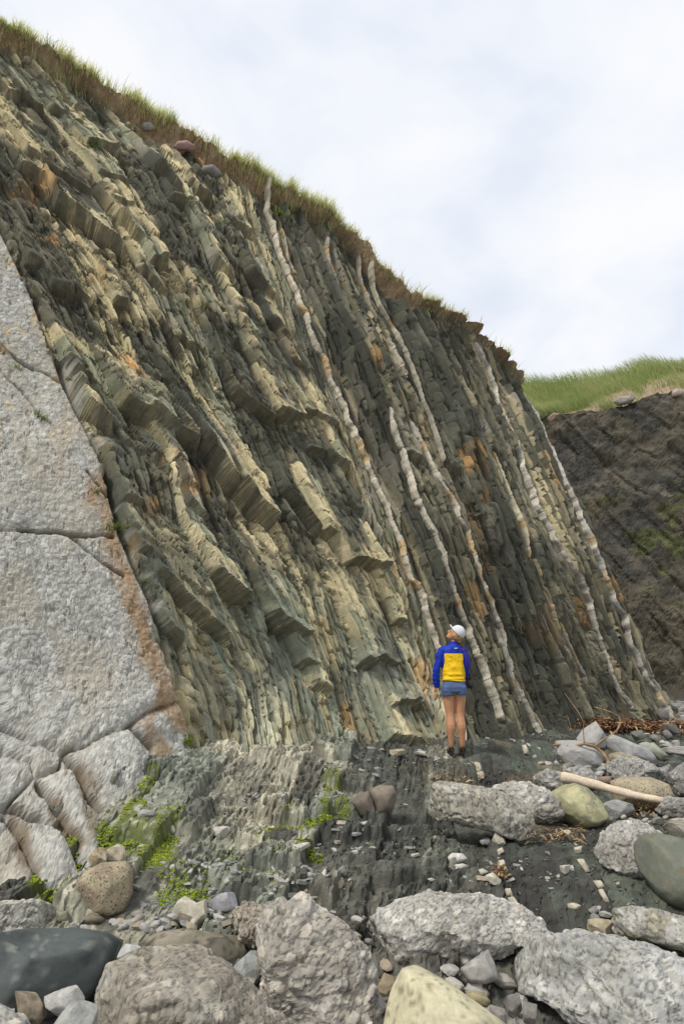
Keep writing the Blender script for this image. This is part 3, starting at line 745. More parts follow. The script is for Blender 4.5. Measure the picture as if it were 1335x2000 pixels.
cc5 = mixc(cc5, (.10, .12, .03), sstep(.58, .68, fbm2(fx * 2.1 + 3, fz * 2.6, 414, 4)) * sstep(2.5, 4, fz) * sstep(7.6, 6, fz) * .6)
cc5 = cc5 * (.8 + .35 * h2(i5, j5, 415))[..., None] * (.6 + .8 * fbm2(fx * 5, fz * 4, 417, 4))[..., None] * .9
ii = np.arange(180 * 260).reshape(180, 260)
q = np.stack([ii[:-1, :-1], ii[:-1, 1:], ii[1:, 1:], ii[1:, :-1]], -1).reshape(-1, 4)
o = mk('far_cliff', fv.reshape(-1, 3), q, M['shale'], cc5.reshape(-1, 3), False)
tag(o, 'dark wet shale cliff behind the nose, under the grassy hill', 'cliff', kind='structure')
H0 = [(p[0], p[1] + 2, p[2] + .05) for p in FT]
H1 = [(960,800,23.6),(1050,805,23.4),(1130,792,23.6),(1200,772,23.6),(1260,752,23.4),(1335,735,22.8),(1500,660,22),(1800,560,21)]
H2 = [(960,752,26),(1010,748,26),(1060,747,26),(1120,741,26),(1180,737,26),(1215,728,26),(1250,715,25.6),(1290,713,25.4),(1335,722,25),(1500,690,25),(1800,640,25)]
H3 = [(p[0], p[1] + 30, p[2] + 5) for p in H2]
H4 = [(p[0], p[1] + 90, p[2] + 30) for p in H2]
hl_ = loft([H0, H1, H2, H3, H4], 81, 200)
hx, hy = hl_[..., 0], hl_[..., 1]
hl_[..., 2] += .25 * (fbm2(hx * .9, hy * .9, 421, 4) - .5) * sstep(0, .1, np.linspace(0, 1, 81))[:, None]
hc = mixc((.15, .19, .055), (.24, .235, .09), fbm2(hx * .8, hy * .8, 422, 4))
brown = sstep(.50, .62, fbm2(hx * 1.2, hy * 1.2, 423, 3) + .22 * sstep(10.2, 11.5, hx)) * sstep(24.2, 23.2, hy)
hc = mixc(hc, (.30, .22, .15), brown)
ii = np.arange(81 * 200).reshape(81, 200)
q = np.stack([ii[:-1, :-1], ii[:-1, 1:], ii[1:, 1:], ii[1:, :-1]], -1).reshape(-1, 4)
o = mk('grassy_hill', hl_.reshape(-1, 3), q, M['soil'], hc.reshape(-1, 3), True)
tag(o, 'hill of windblown green grass above the dark far cliff', 'hill', kind='structure')

# ------------------------------------------------------------------ grass: bent blades
def blades(base, height, width, lean, colr, rg):
    """each blade is a bent three-segment ribbon"""
    m = len(base)
    az = rg.uniform(0, 2 * np.pi, m)
    side = np.stack([np.cos(az), np.sin(az), np.zeros(m)], -1) * width[:, None] * .5
    V = []
    for k, (f, w) in enumerate(((0, 1), (.4, .9), (.75, .6), (1.0, .08))):
        p = base + np.stack([lean[:, 0] * f ** 2, lean[:, 1] * f ** 2, height * (f - .22 * f ** 2 * np.hypot(lean[:, 0], lean[:, 1]) / height)], -1)
        V += [p - side * w, p + side * w]
    V = np.stack(V, 1)                                              # m, 8, 3
    fq = np.array([[0, 1, 3, 2], [2, 3, 5, 4], [4, 5, 7, 6]])
    Fq = (np.arange(m)[:, None, None] * 8 + fq[None]).reshape(-1, 4)
    tint = np.array([.9, .9, 1.0, 1.0, 1.1, 1.1, 1.2, 1.2])
    Cq = colr[:, None, :] * np.repeat(tint[None, :, None], m, 0)
    return V.reshape(-1, 3), Fq, np.clip(Cq, 0, 1).reshape(-1, 3)
gr = np.random.default_rng(21)
m = 32000
j = gr.integers(60, ncol0 - 4, m); wgt = gr.random(m)
gk = np.clip(.35 + 1.3 * fbm2(scol[j] * 3.1, scol[j] * 0, 431, 3), .3, 1.3)
dens = np.interp(scol[j], [-3, 3.0, 3.5, 4.3, 5.0, 6.7], [1, 1, .45, .8, .22, .15])
dens = dens * (.25 + .75 * sstep(.36, .52, fbm2(scol[j] * 2.2, scol[j] * 0 + 4, 435, 3)))
kp = gr.random(m) < dens
j = j[kp]; gk = gk[kp]; m = len(j)
front = gr.random(m) < .30
off = np.where(front, 0, gr.random(m) ** 1.4 * .9)
rowi = np.clip(np.searchsorted(bk, off), 0, len(bk) - 1)
bp = np.where(front[:, None], VX[NR - 1 - (gr.random(m) ** 2 * 10).astype(int), j], VX[NR - 1 + rowi, j]) + np.stack([gr.normal(0, .02, m), gr.normal(0, .03, m), gr.normal(-.02, .01, m)], -1)
hgt = gr.uniform(.07, .22, m) * gk
ln = np.stack([gr.normal(.10, .10, m), np.where(front, -.16, -.03) + gr.normal(0, .09, m)], -1) * (hgt / .3)[:, None]
gcol = mixc((.52, .58, .21), (.80, .72, .42), gr.random(m) ** .8)
gcol = np.where((gr.random(m) < .25)[:, None], np.array([.22, .28, .08], np.float32), gcol)
V_, F_, C_2 = blades(bp, hgt, gr.uniform(.006, .012, m), ln, gcol, gr)
o = mk('grass', V_, F_, M['blade'], C_2, False)
tag(o, 'fringe of dry pale green grass along the main cliff edge', 'grass', kind='stuff')
m = 19000
ri = gr.integers(0, 42, m); cj = gr.integers(10, 150, m)
bp = hl_[ri, cj] + np.stack([gr.normal(0, .07, m), gr.normal(0, .07, m), np.full(m, -.02)], -1)
kp = gr.random(m) > brown[ri, cj] * .93
bp = bp[kp]; m = len(bp)
hgt = gr.uniform(.22, .55, m)
wv = fbm2(bp[:, 0] * .9, bp[:, 1] * .9, 433, 3)
ln = np.stack([-.10 - .35 * wv + gr.normal(0, .08, m), -.12 + gr.normal(0, .1, m)], -1)
gcol = mixc((.24, .33, .09), (.50, .50, .26), np.clip(gr.random(m) * .7 + wv - .35, 0, 1))
V_, F_, C_2 = blades(bp, hgt, gr.uniform(.012, .022, m), ln, gcol, gr)
o = mk('grass', V_, F_, M['blade'], C_2, False)
tag(o, 'windblown green grass covering the far hill', 'grass', kind='stuff')

# ------------------------------------------------------------------ limestone ribs standing out of the face
def tube(path, rad, k=8, squash=None, seed=0, rough=0.0, up=None):
    path = np.asarray(path, float); m = len(path); rad = np.broadcast_to(np.asarray(rad, float), (m,))
    tg = np.gradient(path, axis=0); tg /= np.linalg.norm(tg, axis=1, keepdims=True) + 1e-9
    ref = np.array([0, 0, 1.0]) if up is None else np.asarray(up, float)
    a = np.cross(tg, ref); bad = np.linalg.norm(a, axis=1) < 1e-3; a[bad] = np.cross(tg[bad], np.array([1.0, 0.1, 0])); a /= np.linalg.norm(a, axis=1, keepdims=True)
    b = np.cross(a, tg)
    th = np.arange(k) * 2 * np.pi / k
    sa, sb = squash or (1, 1)
    ring = (np.cos(th)[None, :, None] * a[:, None] * sa + np.sin(th)[None, :, None] * b[:, None] * sb)
    rr = rad[:, None] * (1 + rough * (h2(np.arange(m)[:, None] + 0 * np.arange(k)[None, :], np.arange(k)[None, :] + 0 * np.arange(m)[:, None], seed) - .5) * 2)
    V = path[:, None] + ring * rr[..., None]
    i = np.arange(m * k).reshape(m, k); j = np.roll(i, -1, 1)
    Fq = np.stack([i[:-1], j[:-1], j[1:], i[1:]], -1).reshape(-1, 4)
    V = np.concatenate([V.reshape(-1, 3), path[[0, -1]]]); n0 = m * k
    capA = np.stack([i[0], np.full(k, n0), np.full(k, n0), j[0]], -1); capB = np.stack([i[-1], j[-1], np.full(k, n0 + 1), np.full(k, n0 + 1)], -1)
    return V, Fq, (capA, capB)

def tube_obj(name, path, rad, mat, k=8, col=None, parent=None, smooth=True, **kw):
    V, Fq, (ca, cb_) = tube(path, rad, k, **kw)
    me = bpy.data.meshes.new(name)
    faces = [tuple(int(v) for v in f) for f in Fq] + [tuple(int(v) for v in (f[0], f[1], f[3])) for f in ca] + [tuple(int(v) for v in f[:3]) for f in cb_]
    me.from_pydata([tuple(v) for v in V], [], faces)
    for p in me.polygons: p.use_smooth = smooth
    if col is not None:
        a = me.color_attributes.new('Col', 'FLOAT_COLOR', 'POINT'); cc_ = np.ones((len(V), 4), np.float32); cc_[:, :3] = col; a.data.foreach_set('color', cc_.ravel())
    me.materials.append(mat)
    o = bpy.data.objects.new(name, me); COL.objects.link(o)
    if parent is not None: o.parent = parent
    return o

for q, (pts, hw, wav, outst, colr) in enumerate(RIBS):
    s_, t_ = path_st(pts)
    L = np.r_[0, np.cumsum(np.hypot(np.diff(s_), np.diff(t_)))]
    nn_ = int(L[-1] / .018); l = np.linspace(0, L[-1], nn_)
    s2, t2 = np.interp(l, L, s_), np.interp(l, L, t_)
    s2 = s2 + wav * 2 * (fbm2(l * 3.6, l * 0 + q, 501, 3) - .5) * 2.6
    v, nrm, p, i_, j_ = cliff_surf(s2, t2)
    p = np.max(np.stack([cliff_surf(s2 + o_, t2)[2] for o_ in (-.05, 0, .05)]), 0)
    ker = np.ones(9) / 9
    pm_ = np.pad(p, 9, mode='edge'); pm_ = np.max(np.stack([pm_[k_:k_ + nn_] for k_ in range(19)]), 0); ker = np.ones(31) / 31
    ps = np.convolve(np.pad(.75 * pm_ + .25 * p, 15, mode='edge'), ker, 'valid')
    base = np.stack([SA * s2 - CA * t2, 0 * s2, CA * s2 + SA * t2], -1); base[:, 1] = cliff_y(base[:, 0], base[:, 2])
    # follow the sight line of the photograph only in the bedding direction: the rib sits on the face
    cen = base + nrm * np.clip(ps - .012, -.3, .4)[:, None]
    w = hw * .80 * (.50 + .66 * fbm2(l * 4.5, l * 0 + 9 + q, 502, 3)) * 1.08
    w *= 1 - .12 * np.exp(-((l * 4.2 + 3 * noise2(l * 1.3, l * 0 + q, 503)) % 1.0 - .5) ** 2 / .002) 
    cpos = np.cumsum(np.random.default_rng(540 + q).uniform(.22, 1.0, 90)); dcr = np.abs(l[:, None] - cpos[None]).min(1)
    w *= 1 - .30 * np.exp(-(dcr / .011) ** 2)
    w *= np.clip(np.minimum(l, L[-1] - l) / .08 + .25, 0, 1)
    if q > 4: w *= .55 + .8 * sstep(.3, .5, fbm2(l * 1.6, l * 0 + 31 + q, 505, 2))
    k = 9; th = np.arange(k) * 2 * np.pi / k
    ca_, sa_ = np.sign(np.cos(th)) * np.abs(np.cos(th)) ** .6, np.sign(np.sin(th)) * np.abs(np.sin(th)) ** .6
    jit = 1 + .85 * (fbm2(l[:, None] * 8 + 0 * np.arange(k), np.arange(k)[None] * 1.3 + 0 * l[:, None], 510 + q, 5, .62) - .5)
    V = cen[:, None] + (ca_[None, :, None] * s_hat[None, None] * w[:, None, None] + sa_[None, :, None] * nrm[:, None] * (w * .6 + outst * .6)[:, None, None]) * jit[..., None]
    i = np.arange(nn_ * k).reshape(nn_, k); jn = np.roll(i, -1, 1)
    Fq = np.stack([i[:-1], jn[:-1], jn[1:], i[1:]], -1).reshape(-1, 4)
    Fq = np.concatenate([Fq, [[i[0, 0], i[0, 2], i[0, 4], i[0, 6]], [i[-1, 6], i[-1, 4], i[-1, 2], i[-1, 0]]]])
    cc_ = np.array(colr) * np.array([.88, .86, .80]) * (.62 + .7 * np.repeat(fbm2(l * 6, l * 0 + q, 504, 3), k))[:, None]
    cc_ = np.where((np.repeat(h1(np.floor(l / .2).astype(int), 506 + q), k) < .14)[:, None], cc_ * np.array([1.0, .82, .6]), cc_)
    mk('limestone_rib', V.reshape(-1, 3) - root_loc, Fq, M['limestone'], np.clip(cc_ * (1 - .35 * np.repeat(np.exp(-(dcr / .010) ** 2), k))[:, None], 0, 1), False, cliff)

# ------------------------------------------------------------------ surfaces grown from skeletons and fused
DG = bpy.context.evaluated_depsgraph_get
def skin(verts, edges, root=0, sub=1):
    """a limb skeleton grown into a surface; verts are (x, y, z, rx, ry)"""
    me = bpy.data.meshes.new('tmp'); me.from_pydata([v[:3] for v in verts], edges, [])
    o = bpy.data.objects.new('tmp', me); COL.objects.link(o)
    md = o.modifiers.new('s', 'SKIN'); md.use_smooth_shade = True
    sl = me.skin_vertices[0].data
    for i, v in enumerate(verts): sl[i].radius = (v[3], v[4] if len(v) > 4 else v[3]); sl[i].use_root = (i == root)
    sb = o.modifiers.new('d', 'SUBSURF'); sb.levels = sub; sb.render_levels = sub
    return grab(o)
def grab(o):
    bpy.context.view_layer.update()
    ev = o.evaluated_get(DG()); me = ev.to_mesh()
    V = np.array([v.co[:] for v in me.vertices]); Fl = [tuple(p.vertices) for p in me.polygons]
    ev.to_mesh_clear(); d = o.data; bpy.data.objects.remove(o); bpy.data.meshes.remove(d)
    return V, Fl
def fuse(parts, vox=.008, smooth_it=4, name='tmp'):
    Vs, Fs, k = [], [], 0
    for V, Fl in parts:
        Vs.append(V); Fs += [tuple(i + k for i in f) for f in Fl]; k += len(V)
    me = bpy.data.meshes.new('tmp'); me.from_pydata([tuple(v) for v in np.concatenate(Vs)], [], Fs)
    o = bpy.data.objects.new('tmp', me); COL.objects.link(o)
    md = o.modifiers.new('r', 'REMESH'); md.mode = 'VOXEL'; md.voxel_size = vox
    sm = o.modifiers.new('m', 'SMOOTH'); sm.factor = .5; sm.iterations = smooth_it
    return grab(o)

# ------------------------------------------------------------------ boulders
_ico = {}
def ico(level):
    if level not in _ico:
        b = bmesh.new(); bmesh.ops.create_icosphere(b, subdivisions=level, radius=1)
        b.verts.ensure_lookup_table()
        _ico[level] = (np.array([v.co[:] for v in b.verts]), np.array([[v.index for v in f.verts] for f in b.faces])); b.free()
    return _ico[level]

KINDS = {
 'conglomerate': dict(mat='conglomerate', facets=15, cut=(.74, .96), n=3.6, noise=.08, smooth=False),
 'angular': dict(mat='boulder', facets=14, cut=(.62, .92), n=3.5, noise=.05, smooth=False),
 'smooth': dict(mat='smooth_stone', facets=4, cut=(.82, .97), n=2.4, noise=.04, smooth=True),
 'granite': dict(mat='granite', facets=5, cut=(.8, .97), n=2.5, noise=.05, smooth=True),
}
CAMV = np.array([0, 0, CZ])
rocks_done = []
def boulder(kind, pts, label, col, col2=None, seed=0, thick=.85, level=5, Y=None, sink=.0, cat='boulder', clast=16, name='boulder', group=None, facets=None, rel_=1.0, blot=None, lift=0.0, noise=None, flat=None):
    K = KINDS[kind]; rg = np.random.default_rng(seed * 7 + 3)
    p = np.array(pts, float)
    x, y = p[:, 0], p[:, 1]; xn, yn = np.roll(x, -1), np.roll(y, -1); cr = x * yn - xn * y; A = cr.sum() / 2
    cx, cy = ((x + xn) * cr).sum() / 6 / A, ((y + yn) * cr).sum() / 6 / A
    low_ = y.max(); bx = x[y > low_ - .25 * (low_ - y.min())].mean()
    d0 = ray(cx, cy)
    if Y is None:
        g = hit_ground(bx, min(low_, 2080)); Yf = g[1]
        Tm = math.sqrt(abs(A) / math.pi) / F * Yf * thick
        Yc = Yf + Tm * .55 + lift
    else: Yc = Y; Tm = math.sqrt(abs(A) / math.pi) / F * Yc * thick
    C = at(cx, cy, Yc); v = (C - CAMV) / np.linalg.norm(C - CAMV)
    r = np.cross(v, [0, 0, 1]); r /= np.linalg.norm(r); u = np.cross(r, v)
    dd = ray(x, y); k = ((C - CAMV) @ v) / (dd @ v); W = dd * k[:, None] + CAMV - C
    a, b = W @ r * 1.04, W @ u * 1.04
    # outline as a radius per direction
    dense = np.concatenate([np.stack([a[i] + (a[(i + 1) % len(a)] - a[i]) * np.linspace(0, 1, 40, endpoint=False), b[i] + (b[(i + 1) % len(a)] - b[i]) * np.linspace(0, 1, 40, endpoint=False)], -1) for i in range(len(a))])
    ang = np.arctan2(dense[:, 1], dense[:, 0]); rad = np.hypot(dense[:, 0], dense[:, 1]); o_ = np.argsort(ang)
    ang, rad = ang[o_], rad[o_]; ang = np.r_[ang[-3:] - 2 * np.pi, ang, ang[:3] + 2 * np.pi]; rad = np.r_[rad[-3:], rad, rad[:3]]
    U, Fi = ico(level)
    ph = np.arctan2(U[:, 1], U[:, 0]); rho = np.hypot(U[:, 0], U[:, 1]) + 1e-9; zz_ = np.abs(U[:, 2])
    n_ = K['n']; kk = (rho ** n_ + zz_ ** n_) ** (-1 / n_)
    Rr = np.interp(ph, ang, rad)
    loc = np.stack([U[:, 0] / rho * Rr * kk * rho, U[:, 1] / rho * Rr * kk * rho, U[:, 2] * Tm * kk], -1)
    size = (rad.mean() * 2 + Tm) / 3
    # planar breaks; the ones that would cut the outline are kept shallow
    for f in range(facets if facets is not None else K['facets']):
        nrm = rg.normal(size=3); nrm[2] = -abs(nrm[2]) * 1.5 - .25; nrm /= np.linalg.norm(nrm)
        sup = (loc @ nrm).max(); off = sup * rg.uniform(*K['cut'])
        ex = np.clip(loc @ nrm - off, 0, None); loc = loc - ex[:, None] * nrm * .92
    Wd = C + loc[:, :1] * r + loc[:, 1:2] * u + loc[:, 2:] * v
    if kind == 'conglomerate' and level >= 5:                         # even mesh for the pebbly relief
        Wd, Fq_ = fuse([(Wd, [tuple(int(i_) for i_ in f_) for f_ in Fi])], size * 2 / (72 if level > 5 else 44), 1)
        Fi = np.array([f_ for f_ in Fq_ if len(f_) == 4]); loc = (Wd - C) @ np.stack([r, u, v], -1)
    sp = Wd + seed * 3.17
    nv = loc / (np.linalg.norm(loc, axis=1, keepdims=True) + 1e-9); nvw = nv[:, :1] * r + nv[:, 1:2] * u + nv[:, 2:] * v
    amp = (K['noise'] if noise is None else noise) * size
    disp = amp * 2.2 * (fbm3(sp, .9 / size, 601 + seed, 4, .55) - .5)
    cA, cB = np.array(col), np.array(col2 if col2 is not None else np.array(col) * .75)
    nz = fbm3(sp, 2.2 / size, 611 + seed, 4)
    cc_ = mixc(cA, cB, sstep(.36, .62, nz))
    if kind == 'conglomerate':
        wsp = sp + .03 * (fbm3(sp, 8, 640, 2)[:, None] - .5)
        Q_ = np.linalg.qr(rg.normal(size=(3, 3)))[0]; wsp = wsp @ Q_ * np.array([1, 1, 1.7]) * rg.uniform(.7, 1.25)
        e1, e2, eid = voro3(wsp * clast, 621 + seed); m1, m2, mid = voro3(wsp * clast * 2.5 + 7, 631 + seed)
        rvar = rg.uniform(.45, 1.5)
        prad = .16 + .62 * ((eid * 3.1) % 1) ** 1.5
        bigc = (eid > .30) & (e1 < prad)
        disp += np.where(bigc, np.clip(1 - (e1 / prad) ** 3, 0, 1) ** .5 * (.002 + .018 * ((eid * 5.7) % 1)), np.sqrt(np.clip(1 - (m1 / .7) ** 2, 0, 1)) * .005 * (.1 + mid)) * (16 / clast) * rel_ * rvar - .006
        disp += .09 * size * (fbm3(sp, 2.2, 645 + seed, 4, .6) - .5) + .012 * rg.uniform(.3, 1.4) * (fbm3(sp, 18, 647, 4, .65) - .5)
        disp -= .045 * size * sstep(.10, .0, np.abs(fbm3(sp, 1.9 / size, 648 + seed, 3) - .5))
        disp -= .03 * size * sstep(.60, .72, fbm3(sp, 5.5, 649 + seed, 3))
        tone = np.where(bigc, .74 + .60 * ((eid * 7.3) % 1),   .68 + .34 * mid) * (.75 + .5 * fbm3(sp, 22, 655, 3))
        cc_ = cc_ * tone[:, None] * np.array([1.03, 1.03, .99])
        warm = np.where(bigc, (eid * 13.7) % 1, mid)
        cc_ = cc_ * (1 + (warm[:, None] - .5) * np.array([.05, .0, -.09]))
        cc_ = np.where(((e1 > prad * .90) & bigc | (m1 > .68) & ~bigc)[:, None], cc_ * .5, cc_)
    elif kind == 'smooth':
        cc_ = cc_ * (.72 + .56 * fbm3(sp, 14 / size, 661, 4, .65))[:, None]
        disp += .02 * size * (fbm3(sp, 6 / size, 662, 4) - .5) - .012 * size * sstep(.62, .70, fbm3(sp, 11 / size, 663, 3))
    elif kind == 'angular':
        cc_ = cc_ * (.74 + .52 * fbm3(sp, 12 / size, 661, 4, .65))[:, None]
        disp += .022 * size * (fbm3(sp, 9 / size, 651 + seed, 3) - .5) * 2
    tn = np.cross(Wd[Fi[:, 1]] - Wd[Fi[:, 0]], Wd[Fi[:, 2]] - Wd[Fi[:, 0]]); vn = np.zeros_like(Wd)
    for k_ in range(Fi.shape[1]): np.add.at(vn, Fi[:, k_], tn)
    vn /= np.linalg.norm(vn, axis=1, keepdims=True) + 1e-12
    if (vn * nvw).sum() < 0: vn = -vn
    Wd = Wd + vn * disp[:, None]
    if blot is not None:
        cc_ = mixc(cc_, blot[0], sstep(blot[1], blot[1] + .06, fbm3(sp, blot[2] / size, 671 + seed, 5, .6)) * .9)
    base = np.array([C[0], C[1], Wd[:, 2].min()])
    o = mk(name, Wd, Fi, M[K['mat']], np.clip(cc_, .01, .9), K['smooth'], None, base)
    tag(o, label, cat, group)
    rocks_done.append((C, max(rad.max(), Tm)))
    return o

GREY = (.43,.42,.405); GREYD = (.33,.315,.29); WARM = (.40,.365,.32)
B = boulder
B('granite', [(150,1730),(165,1705),(200,1687),(245,1684),(258,1700),(258,1745),(240,1780),(215,1792),(175,1782),(155,1765)], 'round tan speckled granite boulder beside the bright green moss', (.34,.29,.19), (.25,.20,.14), 1)
B('conglomerate', [(-50,1775),(0,1760),(75,1757),(108,1770),(114,1806),(100,1816),(50,1825),(0,1840),(-50,1850)], 'pale flat-topped rock at the left edge above the black boulder', (.44,.42,.38), GREYD, 2, clast=22, noise=.05, facets=7)
B('smooth', [(-90,1860),(0,1826),(60,1816),(140,1818),(200,1826),(234,1842),(222,1860),(213,1890),(200,1920),(180,1948),(100,1985),(20,2010),(-90,2010)], 'big smooth blue-black boulder in the lower left corner', (.075,.088,.085), (.040,.048,.047), 3, level=5, thick=.8, noise=.05, facets=7, blot=((.16,.165,.15), .60, 6))
B('smooth', [(272,1840),(310,1822),(360,1815),(425,1823),(472,1830),(480,1862),(450,1895),(420,1895),(380,1900),(330,1885),(285,1865)], 'flat brown-grey boulder with dark veins behind the pitted conglomerate', (.25,.225,.17), (.15,.135,.10), 4, noise=.09, facets=9, blot=((.07,.06,.045), .58, 5))
B('angular', [(220,1850),(240,1842),(285,1850),(297,1862),(275,1895),(225,1890)], 'small pale grey block leaning on the black boulder', (.46,.47,.46), (.38,.39,.38), 5, level=4)
B('conglomerate', [(190,1935),(212,1888),(255,1866),(335,1850),(390,1848),(417,1875),(452,1903),(500,1940),(532,1972),(562,2010),(510,2090),(250,2095),(186,2025)], 'pitted brown-grey conglomerate boulder in front with a puddle hollow', (.37,.345,.305), (.26,.235,.20), 6, level=6, clast=20, noise=.13, Y=4.25)
B('angular', [(450,1892),(490,1857),(513,1853),(518,1895),(492,1932),(458,1925)], 'upright blue-grey block wedged between two conglomerate boulders', (.36,.38,.37), (.27,.28,.27), 7, level=4)
B('conglomerate', [(508,1815),(525,1768),(555,1772),(590,1755),(622,1780),(660,1800),(692,1840),(727,1880),(735,1920),(727,1960),(738,2010),(705,2070),(560,2075),(545,2000),(525,1940),(512,1880)], 'tall lumpy grey conglomerate boulder in the middle foreground', (.43,.40,.365), (.31,.285,.255), 8, level=6, clast=15, noise=.12, Y=4.55)
B('conglomerate', [(455,1785),(475,1760),(520,1770),(545,1800),(540,1860),(505,1862),(470,1842)], 'reddish-grey pebbly rock against the tall middle boulder', (.37,.325,.275), (.26,.23,.19), 9, clast=18)
B('angular', [(335,1782),(348,1760),(362,1750),(384,1764),(405,1754),(412,1782),(402,1802),(370,1808),(342,1797)], 'pale cream shard of layered stone behind the flat brown boulder', (.47,.43,.34), (.37,.34,.27), 10, level=4)
B('angular', [(408,1762),(430,1745),(460,1741),(468,1765),(450,1782),(415,1777)], 'purple-grey rock beside the pale cream shard', (.33,.32,.34), (.26,.25,.26), 11, level=4)
B('angular', [(417,1615),(450,1614),(443,1638),(417,1631)], 'small white block alone on the shelf by the mossy ribs', (.56,.53,.47), None, 12, level=4, cat='stone', name='stone')
B('angular', [(30,1937),(70,1935),(93,1980),(72,2005),(38,1988)], 'brown angular rock below the black boulder', (.30,.25,.18), (.18,.15,.11), 13, level=4, Y=4.1)
B('angular', [(82,1945),(150,1922),(166,1950),(118,1988),(90,1968)], 'pale grey slab tilted up under the black boulder', (.38,.37,.345), None, 14, level=4, thick=.5, Y=4.12)
B('angular', [(98,2012),(125,1965),(165,1951),(192,1965),(190,2035),(108,2035)], 'greenish-grey slab at the bottom edge beside the pitted conglomerate', (.33,.335,.31), None, 15, level=4, thick=.5, Y=3.95)
B('conglomerate', [(-50,1962),(0,1960),(30,1975),(68,2003),(62,2050),(-50,2060)], 'corner piece of conglomerate at the very bottom left', GREY, GREYD, 16, level=4, clast=20, Y=3.9)
B('smooth', [(109,1780),(133,1779),(133,1800),(114,1802)], 'small olive cobble right of the pale flat-topped rock', (.24,.235,.16), None, 17, level=3, cat='stone', name='stone')
B('smooth', [(158,1793),(180,1783),(204,1792),(202,1803),(160,1804)], 'brown cobble tucked under the round granite boulder', (.20,.17,.12), None, 18, level=3, cat='stone', name='stone')
B('angular', [(122,1762),(140,1750),(160,1760),(152,1780),(132,1785)], 'dark green stone between moss and granite boulder', (.16,.17,.12), None, 19, level=3, cat='stone', name='stone')
B('angular', [(172,1680),(182,1660),(205,1653),(208,1672),(205,1690),(178,1693)], 'cream and rust shale stump behind the granite boulder', (.45,.40,.31), (.30,.22,.13), 20, level=4)
B('angular', [(208,1660),(232,1648),(244,1655),(246,1680),(218,1690)], 'banded pale shale stump right behind the granite boulder', (.42,.38,.29), (.28,.24,.17), 21, level=4)
B('angular', [(266,1587),(280,1580),(301,1583),(299,1594),(282,1600),(268,1596)], 'flat grey stone lying on the upper moss patch', (.36,.36,.33), None, 22, level=3, thick=.7, cat='stone', name='stone')
B('smooth', [(331,1616),(338,1611),(346,1624),(342,1630),(333,1627)], 'small cream cobble at the edge of the moss', (.52,.47,.37), None, 23, level=3, cat='stone', name='stone')
B('smooth', [(687,1568),(697,1551),(720,1545),(733,1572),(734,1594),(705,1593)], 'left half of the split brown rock on the ribs', (.19,.16,.125), (.14,.12,.095), 24, level=4, facets=7)
B('smooth', [(721,1543),(742,1533),(767,1536),(774,1552),(769,1572),(755,1591),(738,1592),(732,1570)], 'right half of the split brown rock, cleaved along a crack', (.22,.185,.14), (.16,.135,.105), 25, level=4, facets=8)
B('conglomerate', [(833,1586),(842,1530),(867,1527),(907,1532),(967,1542),(1017,1560),(1039,1580),(1043,1612),(1028,1637),(1012,1643),(947,1624),(877,1606),(847,1602)], 'long block of grey conglomerate lying in front of the standing person', (.38,.36,.32), (.29,.27,.23), 26, level=6, clast=15, noise=.035, facets=5, thick=.6)
B('conglomerate', [(960,1537),(977,1525),(1027,1527),(1067,1542),(1100,1570),(1100,1597),(1077,1608),(1043,1612),(1020,1590),(985,1560)], 'pale conglomerate boulder tucked behind the long block', (.45,.435,.41), (.36,.34,.31), 27, level=5, clast=18, noise=.07)
B('smooth', [(1072,1549),(1097,1533),(1122,1530),(1147,1540),(1173,1566),(1188,1596),(1167,1612),(1137,1617),(1107,1606),(1090,1580)], 'faceted yellow-green boulder below the driftwood pole', (.42,.39,.22), (.30,.29,.17), 28, level=5, facets=14, noise=.05, blot=((.22,.22,.15), .56, 4))
B('angular', [(1176,1567),(1197,1560),(1233,1571),(1240,1588),(1217,1602),(1182,1597)], 'small grey block right of the yellow-green boulder', (.36,.355,.345), None, 29, level=4)
B('granite', [(1192,1527),(1217,1517),(1267,1519),(1303,1533),(1314,1556),(1284,1582),(1242,1587),(1202,1579),(1196,1552)], 'wide tan granite boulder right behind the driftwood pole', (.36,.31,.205), (.29,.25,.18), 30, level=5)
B('conglomerate', [(1300,1515),(1335,1488),(1390,1485),(1390,1560),(1320,1558),(1304,1542)], 'dark grey rock at the right edge above the pole end', (.28,.27,.265), (.20,.195,.19), 31, level=5, clast=26)
B('conglomerate', [(1275,1571),(1297,1557),(1390,1560),(1390,1602),(1302,1597),(1282,1586)], 'grey veined rock at the pole end on the right edge', (.32,.31,.295), None, 32, level=5, clast=26)
B('conglomerate', [(1290,1616),(1312,1597),(1390,1597),(1390,1645),(1307,1634)], 'low brownish-grey rock just above the dark green boulder', (.35,.325,.285), None, 33, level=4, clast=24)
B('conglomerate', [(1160,1662),(1172,1630),(1197,1610),(1237,1602),(1272,1620),(1310,1645),(1310,1690),(1252,1714),(1227,1714),(1177,1692)], 'light grey conglomerate boulder leaning against the dark green boulder', (.40,.385,.37), (.32,.30,.28), 34, level=5, clast=20)
B('smooth', [(1239,1652),(1252,1633),(1292,1630),(1345,1643),(1420,1680),(1420,1775),(1342,1778),(1307,1767),(1282,1747),(1252,1707),(1242,1682)], 'big smooth dark green boulder on the right edge', (.150,.160,.120), (.115,.125,.098), 35, level=5, thick=.8, noise=.04, facets=7, blot=((.17,.145,.10), .62, 5))
B('conglomerate', [(1197,1776),(1232,1767),(1292,1778),(1345,1793),(1420,1808),(1420,1880),(1297,1853),(1257,1838),(1202,1827)], 'square-cut grey block with a mossy brown side on the right', (.39,.38,.36), (.28,.26,.21), 36, level=5, clast=20, noise=.05, facets=6)
